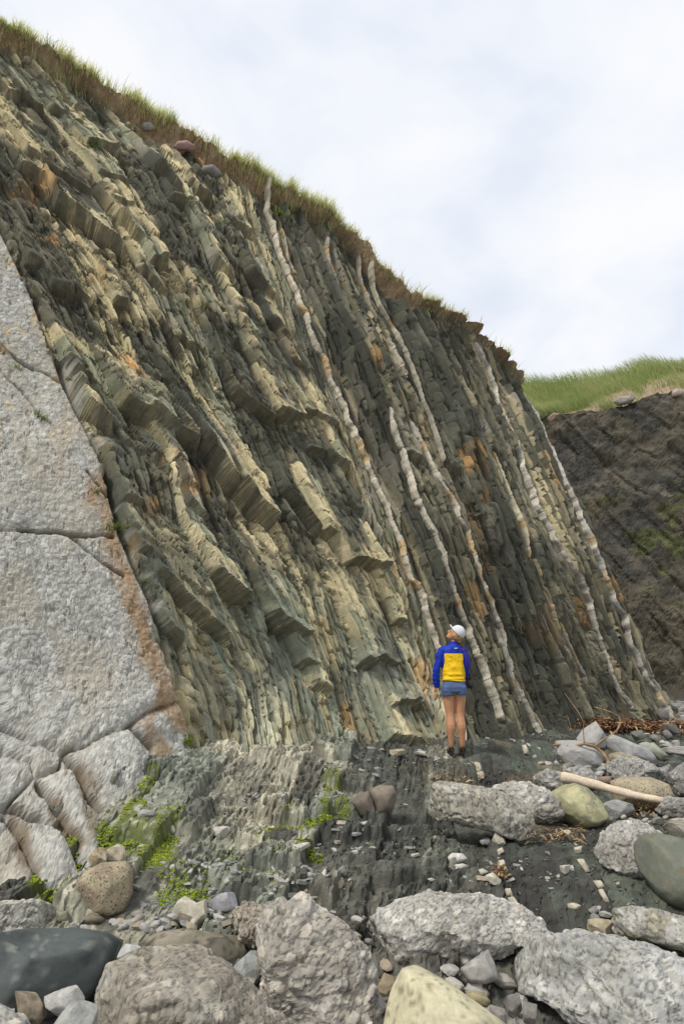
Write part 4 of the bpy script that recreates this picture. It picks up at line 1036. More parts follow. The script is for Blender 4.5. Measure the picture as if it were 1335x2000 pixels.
B('angular', [(1143,1796),(1170,1794),(1193,1797),(1198,1822),(1167,1828),(1147,1818)], 'tan wedge of stone in front of the square-cut grey block', (.42,.36,.25), None, 37, level=4, thick=.6)
B('angular', [(1106,1766),(1118,1763),(1133,1767),(1134,1777),(1112,1779)], 'little cream stone alone on the dark shelf', (.52,.47,.36), None, 38, level=3, cat='stone', name='stone')
B('smooth', [(871,1676),(882,1666),(902,1667),(913,1678),(893,1687),(877,1685)], 'largest white stone of the short row on the dark shelf', (.58,.56,.50), None, 39, level=4, thick=.7, cat='stone', name='stone')
B('smooth', [(884,1690),(902,1686),(917,1692),(898,1699)], 'thin flat white stone below the largest one of the row', (.52,.50,.44), None, 40, level=3, thick=.6, cat='stone', name='stone')
B('smooth', [(927,1700),(942,1696),(955,1704),(938,1711)], 'oval cream stone in the middle of the white row', (.54,.50,.42), None, 41, level=3, thick=.7, cat='stone', name='stone')
B('angular', [(947,1710),(962,1704),(980,1720),(973,1730),(957,1726)], 'cream slab ending the white row beside the pale rib', (.52,.49,.40), None, 42, level=3, thick=.7, cat='stone', name='stone')
B('angular', [(957,1646),(967,1626),(992,1645),(978,1653)], 'pointed olive-cream stone below the long conglomerate block', (.45,.42,.32), None, 43, level=4, cat='stone', name='stone')
B('angular', [(935,1642),(955,1634),(958,1650),(942,1652)], 'thin grey flake beside the pointed olive-cream stone', (.33,.33,.31), None, 44, level=3, thick=.5, cat='stone', name='stone')
B('conglomerate', [(716,1802),(742,1775),(792,1760),(837,1740),(867,1746),(967,1750),(1017,1770),(1062,1800),(1072,1822),(1000,1865),(960,1895),(902,1905),(842,1910),(767,1885),(722,1852)], 'broad grey conglomerate boulder of packed pebbles, centre right', (.44,.425,.40), (.36,.34,.315), 45, level=6, clast=17, noise=.08, thick=.75, Y=5.05)
B('conglomerate', [(957,1848),(977,1825),(1042,1814),(1102,1835),(1142,1825),(1217,1835),(1267,1842),(1335,1873),(1420,1910),(1420,2100),(1217,2060),(1117,1995),(1077,1955),(1017,1942),(967,1922)], 'largest foreground conglomerate boulder filling the lower right corner', (.43,.425,.415), (.34,.335,.32), 46, level=6, clast=16, noise=.08, Y=4.5)
B('smooth', [(898,1892),(925,1872),(952,1855),(964,1880),(972,1912),(947,1922),(915,1917)], 'smooth grey stone jammed between the two pebbly boulders', (.34,.325,.30), None, 47, level=4, Y=4.65)
B('smooth', [(748,2025),(767,1937),(790,1898),(812,1892),(867,1920),(927,1960),(980,2002),(1010,2070),(900,2100),(765,2090)], 'cream-yellow boulder with black lichen at the bottom edge', (.50,.46,.31), (.40,.37,.25), 48, level=5, facets=8, Y=4.0, noise=.06, blot=((.20,.18,.11), .60, 11))
B('angular', [(737,1926),(750,1900),(778,1912),(768,1942),(746,1948)], 'brown block behind the cream-yellow boulder', (.26,.21,.14), None, 49, level=4, Y=4.3)
B('smooth', [(898,1947),(920,1936),(942,1938),(957,1956),(950,1968),(915,1962)], 'olive-yellow cobble in the gap right of the cream-yellow boulder', (.30,.26,.15), None, 50, level=4, Y=4.3)
B('angular', [(990,1945),(1012,1940),(1020,1975),(1000,1990),(985,1975)], 'dark slab upright under the corner conglomerate', (.20,.19,.175), None, 51, level=3, Y=4.25)
B('angular', [(1020,1955),(1048,1962),(1045,2002),(1022,2000)], 'second dark slab under the corner conglomerate, nearer the edge', (.24,.225,.20), None, 52, level=3, Y=4.15)
B('angular', [(955,1962),(985,1970),(990,2005),(965,1998)], 'grey-brown stone beside the dark upright slab', (.22,.21,.19), None, 53, level=3, Y=4.15)
B('angular', [(1122,1447),(1137,1425),(1162,1409),(1184,1440),(1183,1460),(1147,1464)], 'pointed pale grey boulder behind the driftwood root', (.42,.41,.395), (.35,.34,.33), 54, level=4)
B('angular', [(1183,1446),(1197,1435),(1267,1464),(1287,1490),(1278,1502),(1217,1476),(1187,1460)], 'long sloping grey slab right of the pointed boulder', (.38,.38,.37), None, 55, level=4, thick=.6, facets=6)
B('angular', [(1081,1448),(1127,1446),(1173,1470),(1174,1497),(1117,1498),(1084,1482)], 'broken grey block under the driftwood root', (.36,.35,.335), None, 56, level=4)
B('granite', [(1188,1474),(1212,1464),(1247,1470),(1258,1487),(1240,1500),(1192,1490)], 'rounded tan cobble in front of the long sloping slab', (.42,.36,.25), None, 57, level=4)
B('smooth', [(1250,1457),(1275,1450),(1303,1475),(1290,1487),(1262,1470)], 'sage green stone behind the long sloping slab', (.30,.32,.25), None, 58, level=4)
B('angular', [(1280,1461),(1320,1457),(1390,1460),(1390,1478),(1300,1475)], 'flat pale slab on the right edge below the seaweed', (.44,.43,.41), None, 59, level=4, thick=.5)
B('conglomerate', [(1040,1517),(1067,1500),(1103,1510),(1106,1536),(1062,1548),(1044,1537)], 'grey conglomerate lump left of the pole tip', (.36,.35,.33), None, 60, level=4, clast=26)
B('conglomerate', [(1098,1503),(1132,1494),(1167,1515),(1166,1535),(1120,1545),(1100,1530)], 'grey conglomerate lump directly under the pole tip', (.37,.36,.34), None, 61, level=4, clast=26)
B('conglomerate', [(1182,1497),(1207,1477),(1257,1486),(1314,1515),(1300,1530),(1230,1530),(1190,1520)], 'grey pebbly rock behind the wide tan granite boulder', (.38,.37,.355), None, 62, level=5, clast=26)
B('angular', [(1192,1508),(1217,1497),(1252,1514),(1240,1524),(1197,1522)], 'white block resting against the grey pebbly rock', (.52,.51,.48), None, 63, level=4)
B('smooth', [(1165,1517),(1192,1516),(1196,1532),(1167,1532)], 'reddish-brown stone between pole and pale root', (.30,.21,.165), None, 64, level=3, cat='stone', name='stone')
B('smooth', [(1228,1387),(1240,1378),(1253,1382),(1256,1393),(1242,1399),(1230,1396)], 'round reddish-brown cobble at the foot of the outer limestone ribs', (.19,.15,.13), None, 65, level=3, cat='stone', name='stone')
B('smooth', [(1278,1392),(1288,1382),(1304,1390),(1306,1404),(1290,1408)], 'dark rounded cobble right at the foot of the nose', (.16,.145,.135), None, 66, level=3, cat='stone', name='stone')
B('angular', [(1284,1500),(1306,1492),(1318,1508),(1300,1520)], 'dark grey stone behind the right edge rock', (.24,.235,.23), None, 67, level=3, cat='stone', name='stone')
B('angular', [(1228,1430),(1252,1425),(1262,1440),(1240,1448)], 'dark green wedge in front of the seaweed line', (.17,.175,.15), None, 68, level=3)
B('angular', [(1290,1415),(1318,1412),(1330,1432),(1300,1438)], 'dark wet rock within the seaweed line', (.13,.125,.115), None, 69, level=3)
B('angular', [(750,1466),(785,1462),(800,1470),(770,1478)], 'pale shale slab flat against the cliff foot left of the person', (.42,.37,.27), None, 70, level=3, thick=.6, cat='stone', name='stone')
# embedded stones at the turf line
def turf_stone(px, py, w, h, col, label, seed, up=0):
    b, nn = hit_face(px, py)
    B('smooth', [(px - w, py + h * .2), (px - w * .6, py - h * .8), (px + w * .2, py - h), (px + w * .9, py - h * .1), (px + w, py + h * .6), (px + w * .3, py + h), (px - w * .5, py + h * .8)], label, col, None, seed, level=4, Y=float(b[1]) - .16)
turf_stone(360, 285, 22, 11, (.36,.22,.20), 'pink boulder poking out under the turf of the cliff top', 80)
turf_stone(411, 336, 23, 15, (.20,.19,.175), 'dark grey boulder in the soil under the turf', 81)
turf_stone(289, 247, 15, 9, (.33,.31,.28), 'grey boulder under the turf left of the pink one', 82)
turf_stone(53, 118, 9, 9, (.30,.26,.20), 'small brown stone in the bare soil at the upper left', 83)
B('smooth', [(1196,785),(1208,776),(1230,772),(1239,778),(1232,788),(1205,793)], 'smooth grey boulder in the bare soil on the far cliff top', (.30,.28,.25), None, 84, level=4, Y=22.0)
B('smooth', [(1308,765),(1322,759),(1345,762),(1345,775),(1312,776)], 'pinkish-grey boulder at the right end of the far cliff top', (.38,.31,.27), None, 85, level=4, Y=21.3)
B('angular', [(1068,815),(1080,806),(1095,808),(1088,820),(1072,824)], 'small brown stone at the left end of the far cliff top', (.30,.22,.17), None, 86, level=3, Y=22.2, cat='stone', name='stone')

# ------------------------------------------------------------------ small rubble packed between the boulders
rub = []
for q in range(6):
    rg = np.random.default_rng(1200 + q); U, Fi = ico(2); V = U * np.array([1, rg.uniform(.6, .9), rg.uniform(.4, .7)])
    for f in range(9):
        nr = rg.normal(size=3); nr /= np.linalg.norm(nr); off = (V @ nr).max() * rg.uniform(.6, .9); V = V - np.clip(V @ nr - off, 0, None)[:, None] * nr
    V = V + .05 * (fbm3(V, 2.5, 1210 + q, 3) - .5)[:, None] * U
    tone = [(.34,.33,.31),(.27,.25,.22),(.40,.38,.34),(.22,.21,.195),(.33,.28,.20),(.30,.31,.28)][q]
    o = mk('rubble_stone', V, Fi, M['boulder'], np.array(tone) * (.7 + .6 * fbm3(V, 4, 1220 + q, 4))[:, None], False)
    rub.append(o.data); bpy.data.objects.remove(o)
rg = np.random.default_rng(1300)
for (cx_, cy_, wx, wy, num, s0, s1) in [(300,1810,130,14,34,.025,.06),(480,1930,30,50,10,.05,.10),(740,1930,20,60,8,.05,.09),(930,1960,80,40,16,.05,.11),(130,1970,90,20,8,.05,.09),(1130,1500,60,25,16,.05,.12),(1240,1600,60,14,14,.03,.08),(1270,1455,60,20,14,.06,.14),(1180,1800,40,20,6,.03,.07),(880,1715,40,10,6,.02,.04),(700,1840,15,40,8,.03,.06),(1090,1480,60,20,10,.04,.09),(1300,1580,30,20,8,.05,.1)]:
    for _ in range(num):
        g = hit_ground(cx_ + rg.normal() * wx * .6, cy_ + rg.normal() * wy * .6); sz = rg.uniform(s0, s1)
        o = bpy.data.objects.new('rubble_stone', rub[rg.integers(0, 6)])
        o.location = (g[0], g[1], g[2] + sz * .15); o.scale = (sz,) * 3; o.rotation_euler = (rg.normal() * .3, rg.normal() * .3, rg.uniform(0, 6.28)); COL.objects.link(o)
        tag(o, 'small angular rubble stone packed among the larger boulders', 'stone', 'small rubble between the boulders')

# ------------------------------------------------------------------ broken pieces of the limestone ribs on the shelf
def rib_piece(pts, label, q):
    B('angular', pts, label, (.50,.45,.36), (.42,.37,.28), q, level=3, thick=.6, cat='stone', name='rib_fragment', group='limestone rib fragments set in the shelf', facets=6)
lab1 = 'pale limestone rib fragment set upright in the left rib line of the shelf'
lab2 = 'pale limestone rib fragment set upright in the right rib line of the shelf'
for q, pts in enumerate([[(968,1660),(980,1655),(984,1664),(970,1672)], [(970,1678),(982,1676),(992,1705),(980,1708)], [(985,1736),(996,1735),(1002,1752),(990,1754)], [(990,1754),(1002,1751),(1018,1774),(1006,1778)], [(926,1488),(936,1490),(942,1508),(930,1506)], [(930,1508),(943,1506),(946,1522),(934,1524)]]):
    rib_piece(pts, lab1, 300 + q)
for q, pts in enumerate([[(1098,1620),(1112,1622),(1124,1642),(1112,1642)], [(1120,1655),(1136,1652),(1134,1666),(1122,1668)], [(1124,1676),(1137,1674),(1152,1702),(1142,1704)], [(1156,1720),(1172,1720),(1184,1736),(1168,1736)], [(1166,1738),(1176,1736),(1190,1762),(1180,1762)], [(1018,1456),(1026,1454),(1034,1475),(1024,1476)]]):
    rib_piece(pts, lab2, 320 + q)

# ------------------------------------------------------------------ loose shale chips
chip_meshes = []
for q in range(7):
    rg = np.random.default_rng(700 + q)
    m = rg.integers(5, 8); a = np.sort(rg.uniform(0, 2 * np.pi, m)); rr = rg.uniform(.65, 1.05, m)
    top = np.stack([np.cos(a) * rr, np.sin(a) * rr * rg.uniform(.5, .8), np.full(m, .16) + rg.uniform(-.06, .06, m)], -1)
    bot = top * np.array([1.08, 1.08, 0]) - np.array([0, 0, .14])
    me = bpy.data.meshes.new('shale_chip')
    me.from_pydata([tuple(v) for v in np.concatenate([top, bot])], [], [tuple(range(m))] + [(i, i + m, (i + 1) % m + m, (i + 1) % m) for i in range(m)] + [tuple(range(2 * m - 1, m - 1, -1))])
    me.materials.append(material('chip_stone', [(.36,.35,.32),(.30,.30,.285),(.44,.42,.36),(.25,.25,.235),(.38,.33,.25),(.22,.22,.205),(.38,.37,.36)][q], var=.22, scales=(20, 90), bump=.4, bscale=120, bdist=.004))
    chip_meshes.append(me)
cr_ = np.random.default_rng(77)
CH = [(440,1700,60,40,26),(560,1730,70,45,40),(600,1690,50,40,20),(500,1560,60,35,14),(690,1640,50,25,14),(700,1520,60,30,16),(300,1790,90,25,22),(430,1790,40,25,16),(380,1690,60,30,16),(780,1650,80,40,10),(960,1710,60,40,14),(1000,1440,70,18,18),(900,1500,60,14,10),(850,1480,60,12,10),(640,1480,50,14,12),(1130,1620,40,20,8),(1080,1690,80,50,10),(250,1700,60,40,14),(560,1800,50,30,12),(1240,1420,60,14,10),(700,1480,40,14,10),(1270,1600,20,10,3)]
nchip = 0
for (cx_, cy_, wx, wy, num) in CH:
    for _ in range(num):
        px_, py_ = cx_ + cr_.normal() * wx * .6, cy_ + cr_.normal() * wy * .6
        g = hit_ground(px_, py_)
        if any((g[0] - c_[0]) ** 2 + (g[1] - c_[1]) ** 2 < (r_ * .8) ** 2 for c_, r_ in rocks_done): continue
        o = bpy.data.objects.new('shale_chip', chip_meshes[cr_.integers(0, 7)])
        sz = cr_.uniform(.022, .065) * (1 if cr_.random() < .85 else 1.6)
        o.location = (g[0], g[1], g[2] + .004); o.scale = (sz, sz, sz * cr_.uniform(.7, 1.5)); o.rotation_euler = (cr_.normal() * .25 + .1, cr_.normal() * .25, cr_.uniform(0, 6.28))
        COL.objects.link(o)
        tag(o, 'flat grey shale chip lying loose on the rock shelf', 'stone chip', 'loose shale chips on the shelf'); nchip += 1
        if nchip >= 298: break
# grit: thousands of splinters too small to count
m = 9000
gx_ = cr_.uniform(-3, 5.5, m); gy_ = cr_.uniform(3.6, 11.5, m)
den = fbm2(gx_ * 1.4, gy_ * 1.4, 711, 4) + .10 * (cr_.random(m) - .5)
kp = den > .50 + .05 * sstep(.8, 2.0, gx_ - .15 * (gy_ - 9.3))
gx_, gy_ = gx_[kp], gy_[kp]; m = len(gx_)
gz_ = ground_z(gx_, gy_)
sz = cr_.uniform(.005, .015, m); az = cr_.uniform(0, 6.28, m)
u_1 = np.stack([np.cos(az), np.sin(az), cr_.normal(0, .3, m)], -1) * sz[:, None]; u_2 = np.stack([-np.sin(az), np.cos(az), cr_.normal(0, .3, m)], -1) * (sz * cr_.uniform(.4, .9, m))[:, None]
c0 = np.stack([gx_, gy_ - .35 * 0, gz_], -1)
V = np.stack([c0 - u_1 - u_2, c0 + u_1 - u_2 * .7, c0 + u_1 * .8 + u_2, c0 - u_1 * .9 + u_2 * .8], 1)
Vt = V + np.array([0, 0, 1]) * (sz * .45)[:, None, None]
V = np.concatenate([V - np.array([0, 0, .004]), Vt * .999], 1)
fq = np.array([[4, 5, 6, 7], [0, 1, 5, 4], [1, 2, 6, 5], [2, 3, 7, 6], [3, 0, 4, 7]])
Fq = (np.arange(m)[:, None, None] * 8 + fq[None]).reshape(-1, 4)
gcl = mixc((.10, .10, .09), (.38, .36, .31), cr_.random(m) ** 1.7)
o = mk('gravel', V.reshape(-1, 3), Fq, M['stone'], np.repeat(gcl, 8, 0), False)
tag(o, 'fine grey shale grit scattered over the rock shelf', 'gravel', kind='stuff')

# ------------------------------------------------------------------ moss cushions
U = np.array([[1, 0, 0], [0, 1, 0], [-1, 0, 0], [0, -1, 0], [0, 0, 1], [0, 0, -1]], float); Fi = np.array([[0, 1, 4], [1, 2, 4], [2, 3, 4], [3, 0, 4], [1, 0, 5], [2, 1, 5], [3, 2, 5], [0, 3, 5]])
Vs, Fs, Cs = [], [], []; kcount = 0
for cen, rad, den in moss_pts:
    for _ in range(int(850 * den * (rad / .1) ** 1.2)):
        a = mr.uniform(0, 6.28); q = math.sqrt(mr.random()) * rad
        x_, y_ = cen[0] + math.cos(a) * q, cen[1] + math.sin(a) * q * 1.7
        if mr.random() > den * 1.15 or fbm2(np.array([x_ * 9]), np.array([y_ * 9]), 721, 3)[0] < .33 + .14 * (1 - den): continue
        s_ = mr.uniform(.005, .013)
        Vs.append(U * s_ * np.array([1.0, 1.0, .8]) * (1 + .3 * mr.normal(size=(len(U), 1)) * .6) + np.array([x_, y_, float(ground_z(x_, y_)) + s_ * .1])); Fs.append(Fi + kcount * len(U)); kcount += 1
        base = np.array((.15, .22, .012)) if mr.random() < .6 else np.array((.28, .31, .02))
        Cs.append(np.tile(base * mr.uniform(.6, 1.25), (len(U), 1)))
o = mk('moss', np.concatenate(Vs), np.concatenate(Fs), M['moss'], np.concatenate(Cs), True)
tag(o, 'vivid yellow-green moss in the seep between slab and shale', 'moss', kind='stuff')

# ------------------------------------------------------------------ driftwood, roots, seaweed
a_, b_ = hit_ground(1095, 1560), hit_ground(1292, 1590)
P0 = at(1094, 1519, 7.7); P1 = at(1296, 1563, 7.35)
l = np.linspace(0, 1, 26)
pth = P0 + (P1 - P0) * l[:, None] + np.stack([0 * l, .01 * np.sin(l * 7), .012 * np.sin(l * 5 + 1)], -1)
o = tube_obj('driftwood_pole', pth, np.interp(l, [0, .03, .3, 1], [.050, .056, .048, .030]) * (1 + .06 * np.sin(l * 23)), M['driftwood'], k=12, rough=.05)
tag(o, 'bleached driftwood pole lying across the right-hand boulders', 'driftwood')

root = empty('driftwood_root', hit_ground(1150, 1490))
tag(root, 'brown gnarled driftwood branch with a tangle of roots among the boulders', 'driftwood')
rl = np.array(root.location)
YR = 9.6
def branch(name, pts, r0, r1, Y0_=YR, mat='root', dy=0.0):
    a = np.array(pts, float); n_ = len(a) * 5; f = np.linspace(0, len(a) - 1, n_)
    px_ = np.interp(f, range(len(a)), a[:, 0]); py_ = np.interp(f, range(len(a)), a[:, 1])
    p = at(px_, py_, Y0_ + dy * f / len(a) + .05 * np.sin(f * 1.7)) - rl
    return tube_obj(name, p, np.linspace(r0, r1, n_) * (1 + .12 * np.sin(f * 4)), M[mat], k=8, parent=root, rough=.08)
branch('branch', [(1079,1455),(1102,1455),(1122,1456),(1142,1453),(1160,1458),(1176,1470),(1187,1486),(1184,1497),(1170,1505),(1165,1512)], .015, .024, dy=-.5)
branch('branch', [(1160,1458),(1172,1448),(1190,1438),(1205,1425),(1211,1410),(1208,1400),(1195,1392),(1178,1386),(1160,1381)], .016, .007, dy=.6)
branch('branch', [(1140,1450),(1138,1430),(1139,1412),(1130,1393),(1115,1372),(1101,1353)], .009, .004, dy=.3)
branch('branch', [(1145,1495),(1135,1465),(1125,1445),(1115,1425),(1108,1400)], .009, .004, dy=-.1)
branch('branch', [(1131,1496),(1128,1475),(1127,1455)], .009, .008)
fr = np.random.default_rng(3); Vs, Fs = [], []; cnt_ = 0
for q in range(46):                                                   # hanging root fibres
    x0 = fr.uniform(1104, 1122); p = at(np.array([x0, x0 + fr.normal() * 4, x0 + 5 + fr.normal() * 6, x0 + 8 + fr.normal() * 8]), np.array([1455, 1466, 1478, fr.uniform(1483, 1496)]), YR + fr.uniform(-.12, .1)) - rl
    V, Fq, _ = tube(p, np.linspace(.007, .003, 4), 4); Vs.append(V); Fs.append(Fq + cnt_); cnt_ += len(V)
o = mk('root_fibres', np.concatenate(Vs), np.concatenate(Fs), material('root_fibre', (.07, .04, .022), var=.3), None, False, root); o['kind'] = 'stuff'

sr = np.random.default_rng(9)
def litter(name, patches, num, label, cols, size):
    Vs, Fs, Cs = [], [], []; k0 = 0
    for (cx_, cy_, wx, wy, fr_) in patches:
        for _ in range(int(num * fr_)):
            px_, py_ = cx_ + sr.uniform(-1, 1) * wx, cy_ + sr.normal() * wy * .5
            g = hit_ground(px_, py_); L_ = sr.uniform(*size); az = sr.uniform(0, 6.28)
            d_ = np.array([math.cos(az), math.sin(az), sr.normal() * .25]); sd = np.array([-d_[1], d_[0], sr.normal() * .4]) * L_ * .07
            t_ = np.array([0, -.3, .9]) * sr.random() ** 2 * .10
            p = [g + t_ - d_ * L_ / 2, g + t_ + np.array([0, 0, L_ * .15]), g + t_ + d_ * L_ / 2]
            Vs += [p[0] - sd, p[0] + sd, p[1] - sd, p[1] + sd, p[2] - sd * .4, p[2] + sd * .4]
            Fs += [[k0, k0 + 1, k0 + 3, k0 + 2], [k0 + 2, k0 + 3, k0 + 5, k0 + 4]]; k0 += 6
            Cs += [np.array(cols[sr.integers(0, len(cols))]) * sr.uniform(.7, 1.25)] * 6
    o = mk(name, np.array(Vs), np.array(Fs), M['seaweed'], np.array(Cs), False)
    tag(o, label, 'seaweed', kind='stuff')
litter('seaweed', [(1265,1424,70,9,.55),(1150,1416,45,8,.2),(1195,1425,30,6,.2)], 2400, 'line of brown dried seaweed washed up along the right cliff foot', [(.13,.06,.03),(.20,.09,.035),(.07,.04,.025),(.36,.24,.12)], (.06,.22))
litter('dry_weed', [(1080,1635,60,16,.12),(900,1530,50,8,.05),(1250,1592,30,8,.1),(978,1718,12,5,.08)], 1300, 'patches of dry brown weed caught between boulders on the shelf', [(.26,.17,.08),(.16,.09,.045),(.36,.26,.13)], (.03,.12))

# ------------------------------------------------------------------ small plants in the cracks
def tuft(px, py, size, label, cols, nb=40, seed=0, surf='cliff'):
    rg = np.random.default_rng(900 + seed)
    b, nn = hit_face(px, py) if surf == 'cliff' else (hit_ground(px, py), np.array([0, -.3, .9]))
    k = size * np.linalg.norm(b - CAMV) / F
    base = np.tile(b - nn * .02, (nb, 1)) + rg.normal(size=(nb, 3)) * k * np.array([.45, .15, .22])
    hgt = rg.uniform(.4, 1.0, nb) * k * .9
    ln = (nn[:2] * .5 + rg.normal(size=(nb, 2)) * .5) * k
    ci = rg.integers(0, len(cols), nb)
    V, Fq, Cq = blades(base, hgt, rg.uniform(.10, .2, nb) * k, ln, np.array(cols, np.float32)[ci] * rg.uniform(.7, 1.2, (nb, 1)).astype(np.float32), rg)
    o = mk('plant_tuft', V - b, Fq, M['blade'], Cq, False); o.location = b
    tag(o, label, 'plant', 'small plants in the cliff cracks')
GRN = [(.12,.17,.04),(.20,.24,.07),(.08,.12,.03)]; BRN = [(.22,.17,.08),(.14,.15,.05),(.27,.22,.11)]
for q, (px_, py_, sz, lab, cl_) in enumerate([
    (178,292,18,'grassy tuft high on the left shale below the turf',GRN),(72,822,20,'long green tuft in the diagonal crack of the upper slab',GRN),(30,722,14,'green tuft at the left end of the uppermost slab crack',GRN),
    (15,1038,18,'bright green tuft at the left end of the level slab crack',GRN),(115,1051,12,'small green tuft midway along the level slab crack',GRN),(232,1030,20,'leafy green plant where the level crack meets the shale',GRN),
    (230,1068,20,'grey-green succulent clump hanging over the rust-stained strip',[(.20,.20,.12),(.26,.20,.14),(.15,.17,.09)]),(180,962,14,'green tuft in the short crack beside the shale edge',GRN),(105,752,12,'brownish tuft where the uppermost slab crack meets the shale',BRN),
    (400,600,12,'dry tuft on the dark middle shale',BRN),(240,672,10,'tiny green tuft on the tan shale left of centre',GRN),(430,437,12,'green tuft on a ledge left of the first limestone rib',GRN),(100,440,12,'dry tuft at the top of the tan shale by the slab',BRN),
    (285,1137,10,'tiny green tuft on the lower left shale edge',GRN),(550,418,16,'green tuft beside the top of the first limestone rib',GRN),(75,575,10,'brown tuft in the gap between slab and shale',BRN),(195,838,8,'very small tuft under the left shale ledge',BRN),
    (3,690,16,'rusty brown tuft on the slab at the left edge',[(.26,.14,.06),(.3,.2,.09)]),(820,705,10,'small mossy tuft on the right shale under the second turf step',GRN),(135,740,9,'small green tuft low in the slab to shale gap',GRN)]):
    tuft(px_, py_, sz, lab, cl_, seed=q)
tuft(360, 1452, 20, 'bright moss plant hanging in the corner between slab and shale foot', [(.24,.32,.02),(.16,.24,.02)], 60, 30)

# ------------------------------------------------------------------ the person
def pobj(name, V, Fl, mats, parent, matfn=None, smooth=True):
    me = bpy.data.meshes.new(name); me.from_pydata([tuple(v) for v in V], [], Fl)
    for m_ in mats: me.materials.append(m_)
    for p in me.polygons:
        p.use_smooth = smooth
        if matfn: p.material_index = matfn(np.mean([V[i] for i in p.vertices], 0))
    o = bpy.data.objects.new(name, me); COL.objects.link(o); o.parent = parent
    return o
def ellipsoid(c, axes, R, level=3):
    U, Fi = ico(level); return U * np.array(axes) @ np.array(R) + np.array(c), [tuple(int(i) for i in f) for f in Fi]

ft = hit_ground(890, 1480)
YP = 9.3
fp = at(890, 1479.5, YP)
zl = max(float(ground_z(fp[0] - .064, YP)), float(ground_z(fp[0] + .086, YP)))
fp[2] = max(float(ground_z(fp[0] + a_, YP + b_)) for a_ in (-.12, -.06, 0, .06, .12, .15) for b_ in (-.12, -.06, 0, .08, .15)) + .004
person = empty('person', (fp[0], YP, fp[2])); person.scale = (.95, .95, .95)
tag(person, 'person in blue and yellow jacket, shorts and white cap looking up at the cliff', 'person')
skinm = material('skin', (.50, .255, .14), var=.10, scales=(6,), bump=0, rough=.55, spec=.3)
blue = material('jacket_blue', (.006, .030, .36), var=.08, scales=(10,), bump=.25, bscale=26, bdist=.02, rough=.6)
yellow = material('jacket_yellow', (.82, .52, .008), var=.06, scales=(10,), bump=.3, bscale=24, bdist=.02, rough=.6)
shortm = material('shorts_cloth', (.085, .125, .25), var=.10, scales=(12, 60), bump=.25, bscale=30, bdist=.02, rough=.85)
capm = material('cap_cloth', (.60, .61, .63), var=.04, scales=(20,), bump=.2, bscale=300, bdist=.002)
hairm = material('hair', (.30, .17, .075), var=.35, scales=(40, 90), bump=.5, bscale=120, rough=.5)
blackm = material('black_rubber', (.02, .02, .022), var=.2, bump=.2, rough=.6)
strapm = material('camera_strap', (.16, .03, .03), var=.3, scales=(30,), bump=0)
whitem = material('white_print', (.8, .8, .8), var=.02, bump=0)
Fw = np.array([-.80, .28, .53]); Fw /= np.linalg.norm(Fw)
Sd = np.cross(Fw, [0, 0, 1]); Sd /= np.linalg.norm(Sd); Up = np.cross(Sd, Fw)
HC = np.array([.045, -.03, 1.585])                                     # head centre
RH = np.stack([Fw, Sd, Up])                                            # head frame: forward, side, up
def hp(f, s, u): return HC + f * Fw + s * Sd + u * Up
bv = [(0, .0, .92, .125, .10), (0, .01, 1.06, .105, .085), (0, .02, 1.24, .125, .095), (.01, .01, 1.38, .09, .07), (.018, -.005, 1.46, .052), (.03, -.018, 1.54, .052),
      (-.085, 0, .84, .098), (-.074, .01, .68, .092), (-.062, .012, .48, .058), (-.062, -.018, .36, .077), (-.062, -.006, .22, .054), (-.062, .0, .085, .038), (-.064, .06, .035, .030), (-.068, .15, .022, .022),
      (.085, 0, .84, .096), (.080, .01, .68, .088), (.074, .012, .48, .058), (.084, -.018, .36, .077), (.088, -.006, .22, .054), (.090, .0, .085, .038), (.094, .06, .035, .030), (.102, .15, .022, .022),
      (-.135, .008, 1.345, .042), (-.195, -.008, 1.25, .042), (-.228, -.012, 1.13, .040), (-.244, .01, .98, .036), (-.252, .03, .845, .026), (-.256, .036, .79, .030),
      (.140, .008, 1.345, .042), (.178, -.008, 1.25, .042), (.190, -.012, 1.14, .040), (.184, .06, 1.03, .036), (.170, .14, .94, .026), (.172, .17, .90, .030)]
be = [(0,1),(1,2),(2,3),(3,4),(4,5),(0,6),(6,7),(7,8),(8,9),(9,10),(10,11),(11,12),(12,13),(0,14),(14,15),(15,16),(16,17),(17,18),(18,19),(19,20),(20,21),(3,22),(22,23),(23,24),(24,25),(25,26),(26,27),(3,28),(28,29),(29,30),(30,31),(31,32),(32,33)]
parts = [skin(bv, be)]
def fingers(w, dirn, spread, sgn):
    w, dirn, spread = map(np.array, (w, dirn, spread)); out = []
    for k, (off, L_) in enumerate(((-.027, .068), (-.009, .078), (.009, .074), (.026, .058))):
        b0 = w + spread * off * .8; b1 = w + dirn * .045 + spread * off; b2 = b1 + dirn * L_ * .5; b3 = b2 + (dirn * .8 + np.array([.25 * sgn, .35, 0])) * L_ * .5
        out.append(skin([(*b0, .010), (*b1, .0095), (*b2, .0085), (*b3, .007)], [(0, 1), (1, 2), (2, 3)]))
    t0 = w + spread * -.02; t1 = t0 + spread * -.022 + dirn * .02; t2 = t1 + dirn * .035 + spread * -.008
    out.append(skin([(*t0, .012), (*t1, .010), (*t2, .008)], [(0, 1), (1, 2)]))
    return out
parts += fingers((-.256, .036, .79), (-.05, .05, -1), (.15, -.95, 0), 1)
parts += fingers((.172, .17, .90), (.35, .45, -.6), (-.3, .6, .5), -1)
head = ellipsoid(hp(0, 0, .02), (.094, .074, .108), RH)
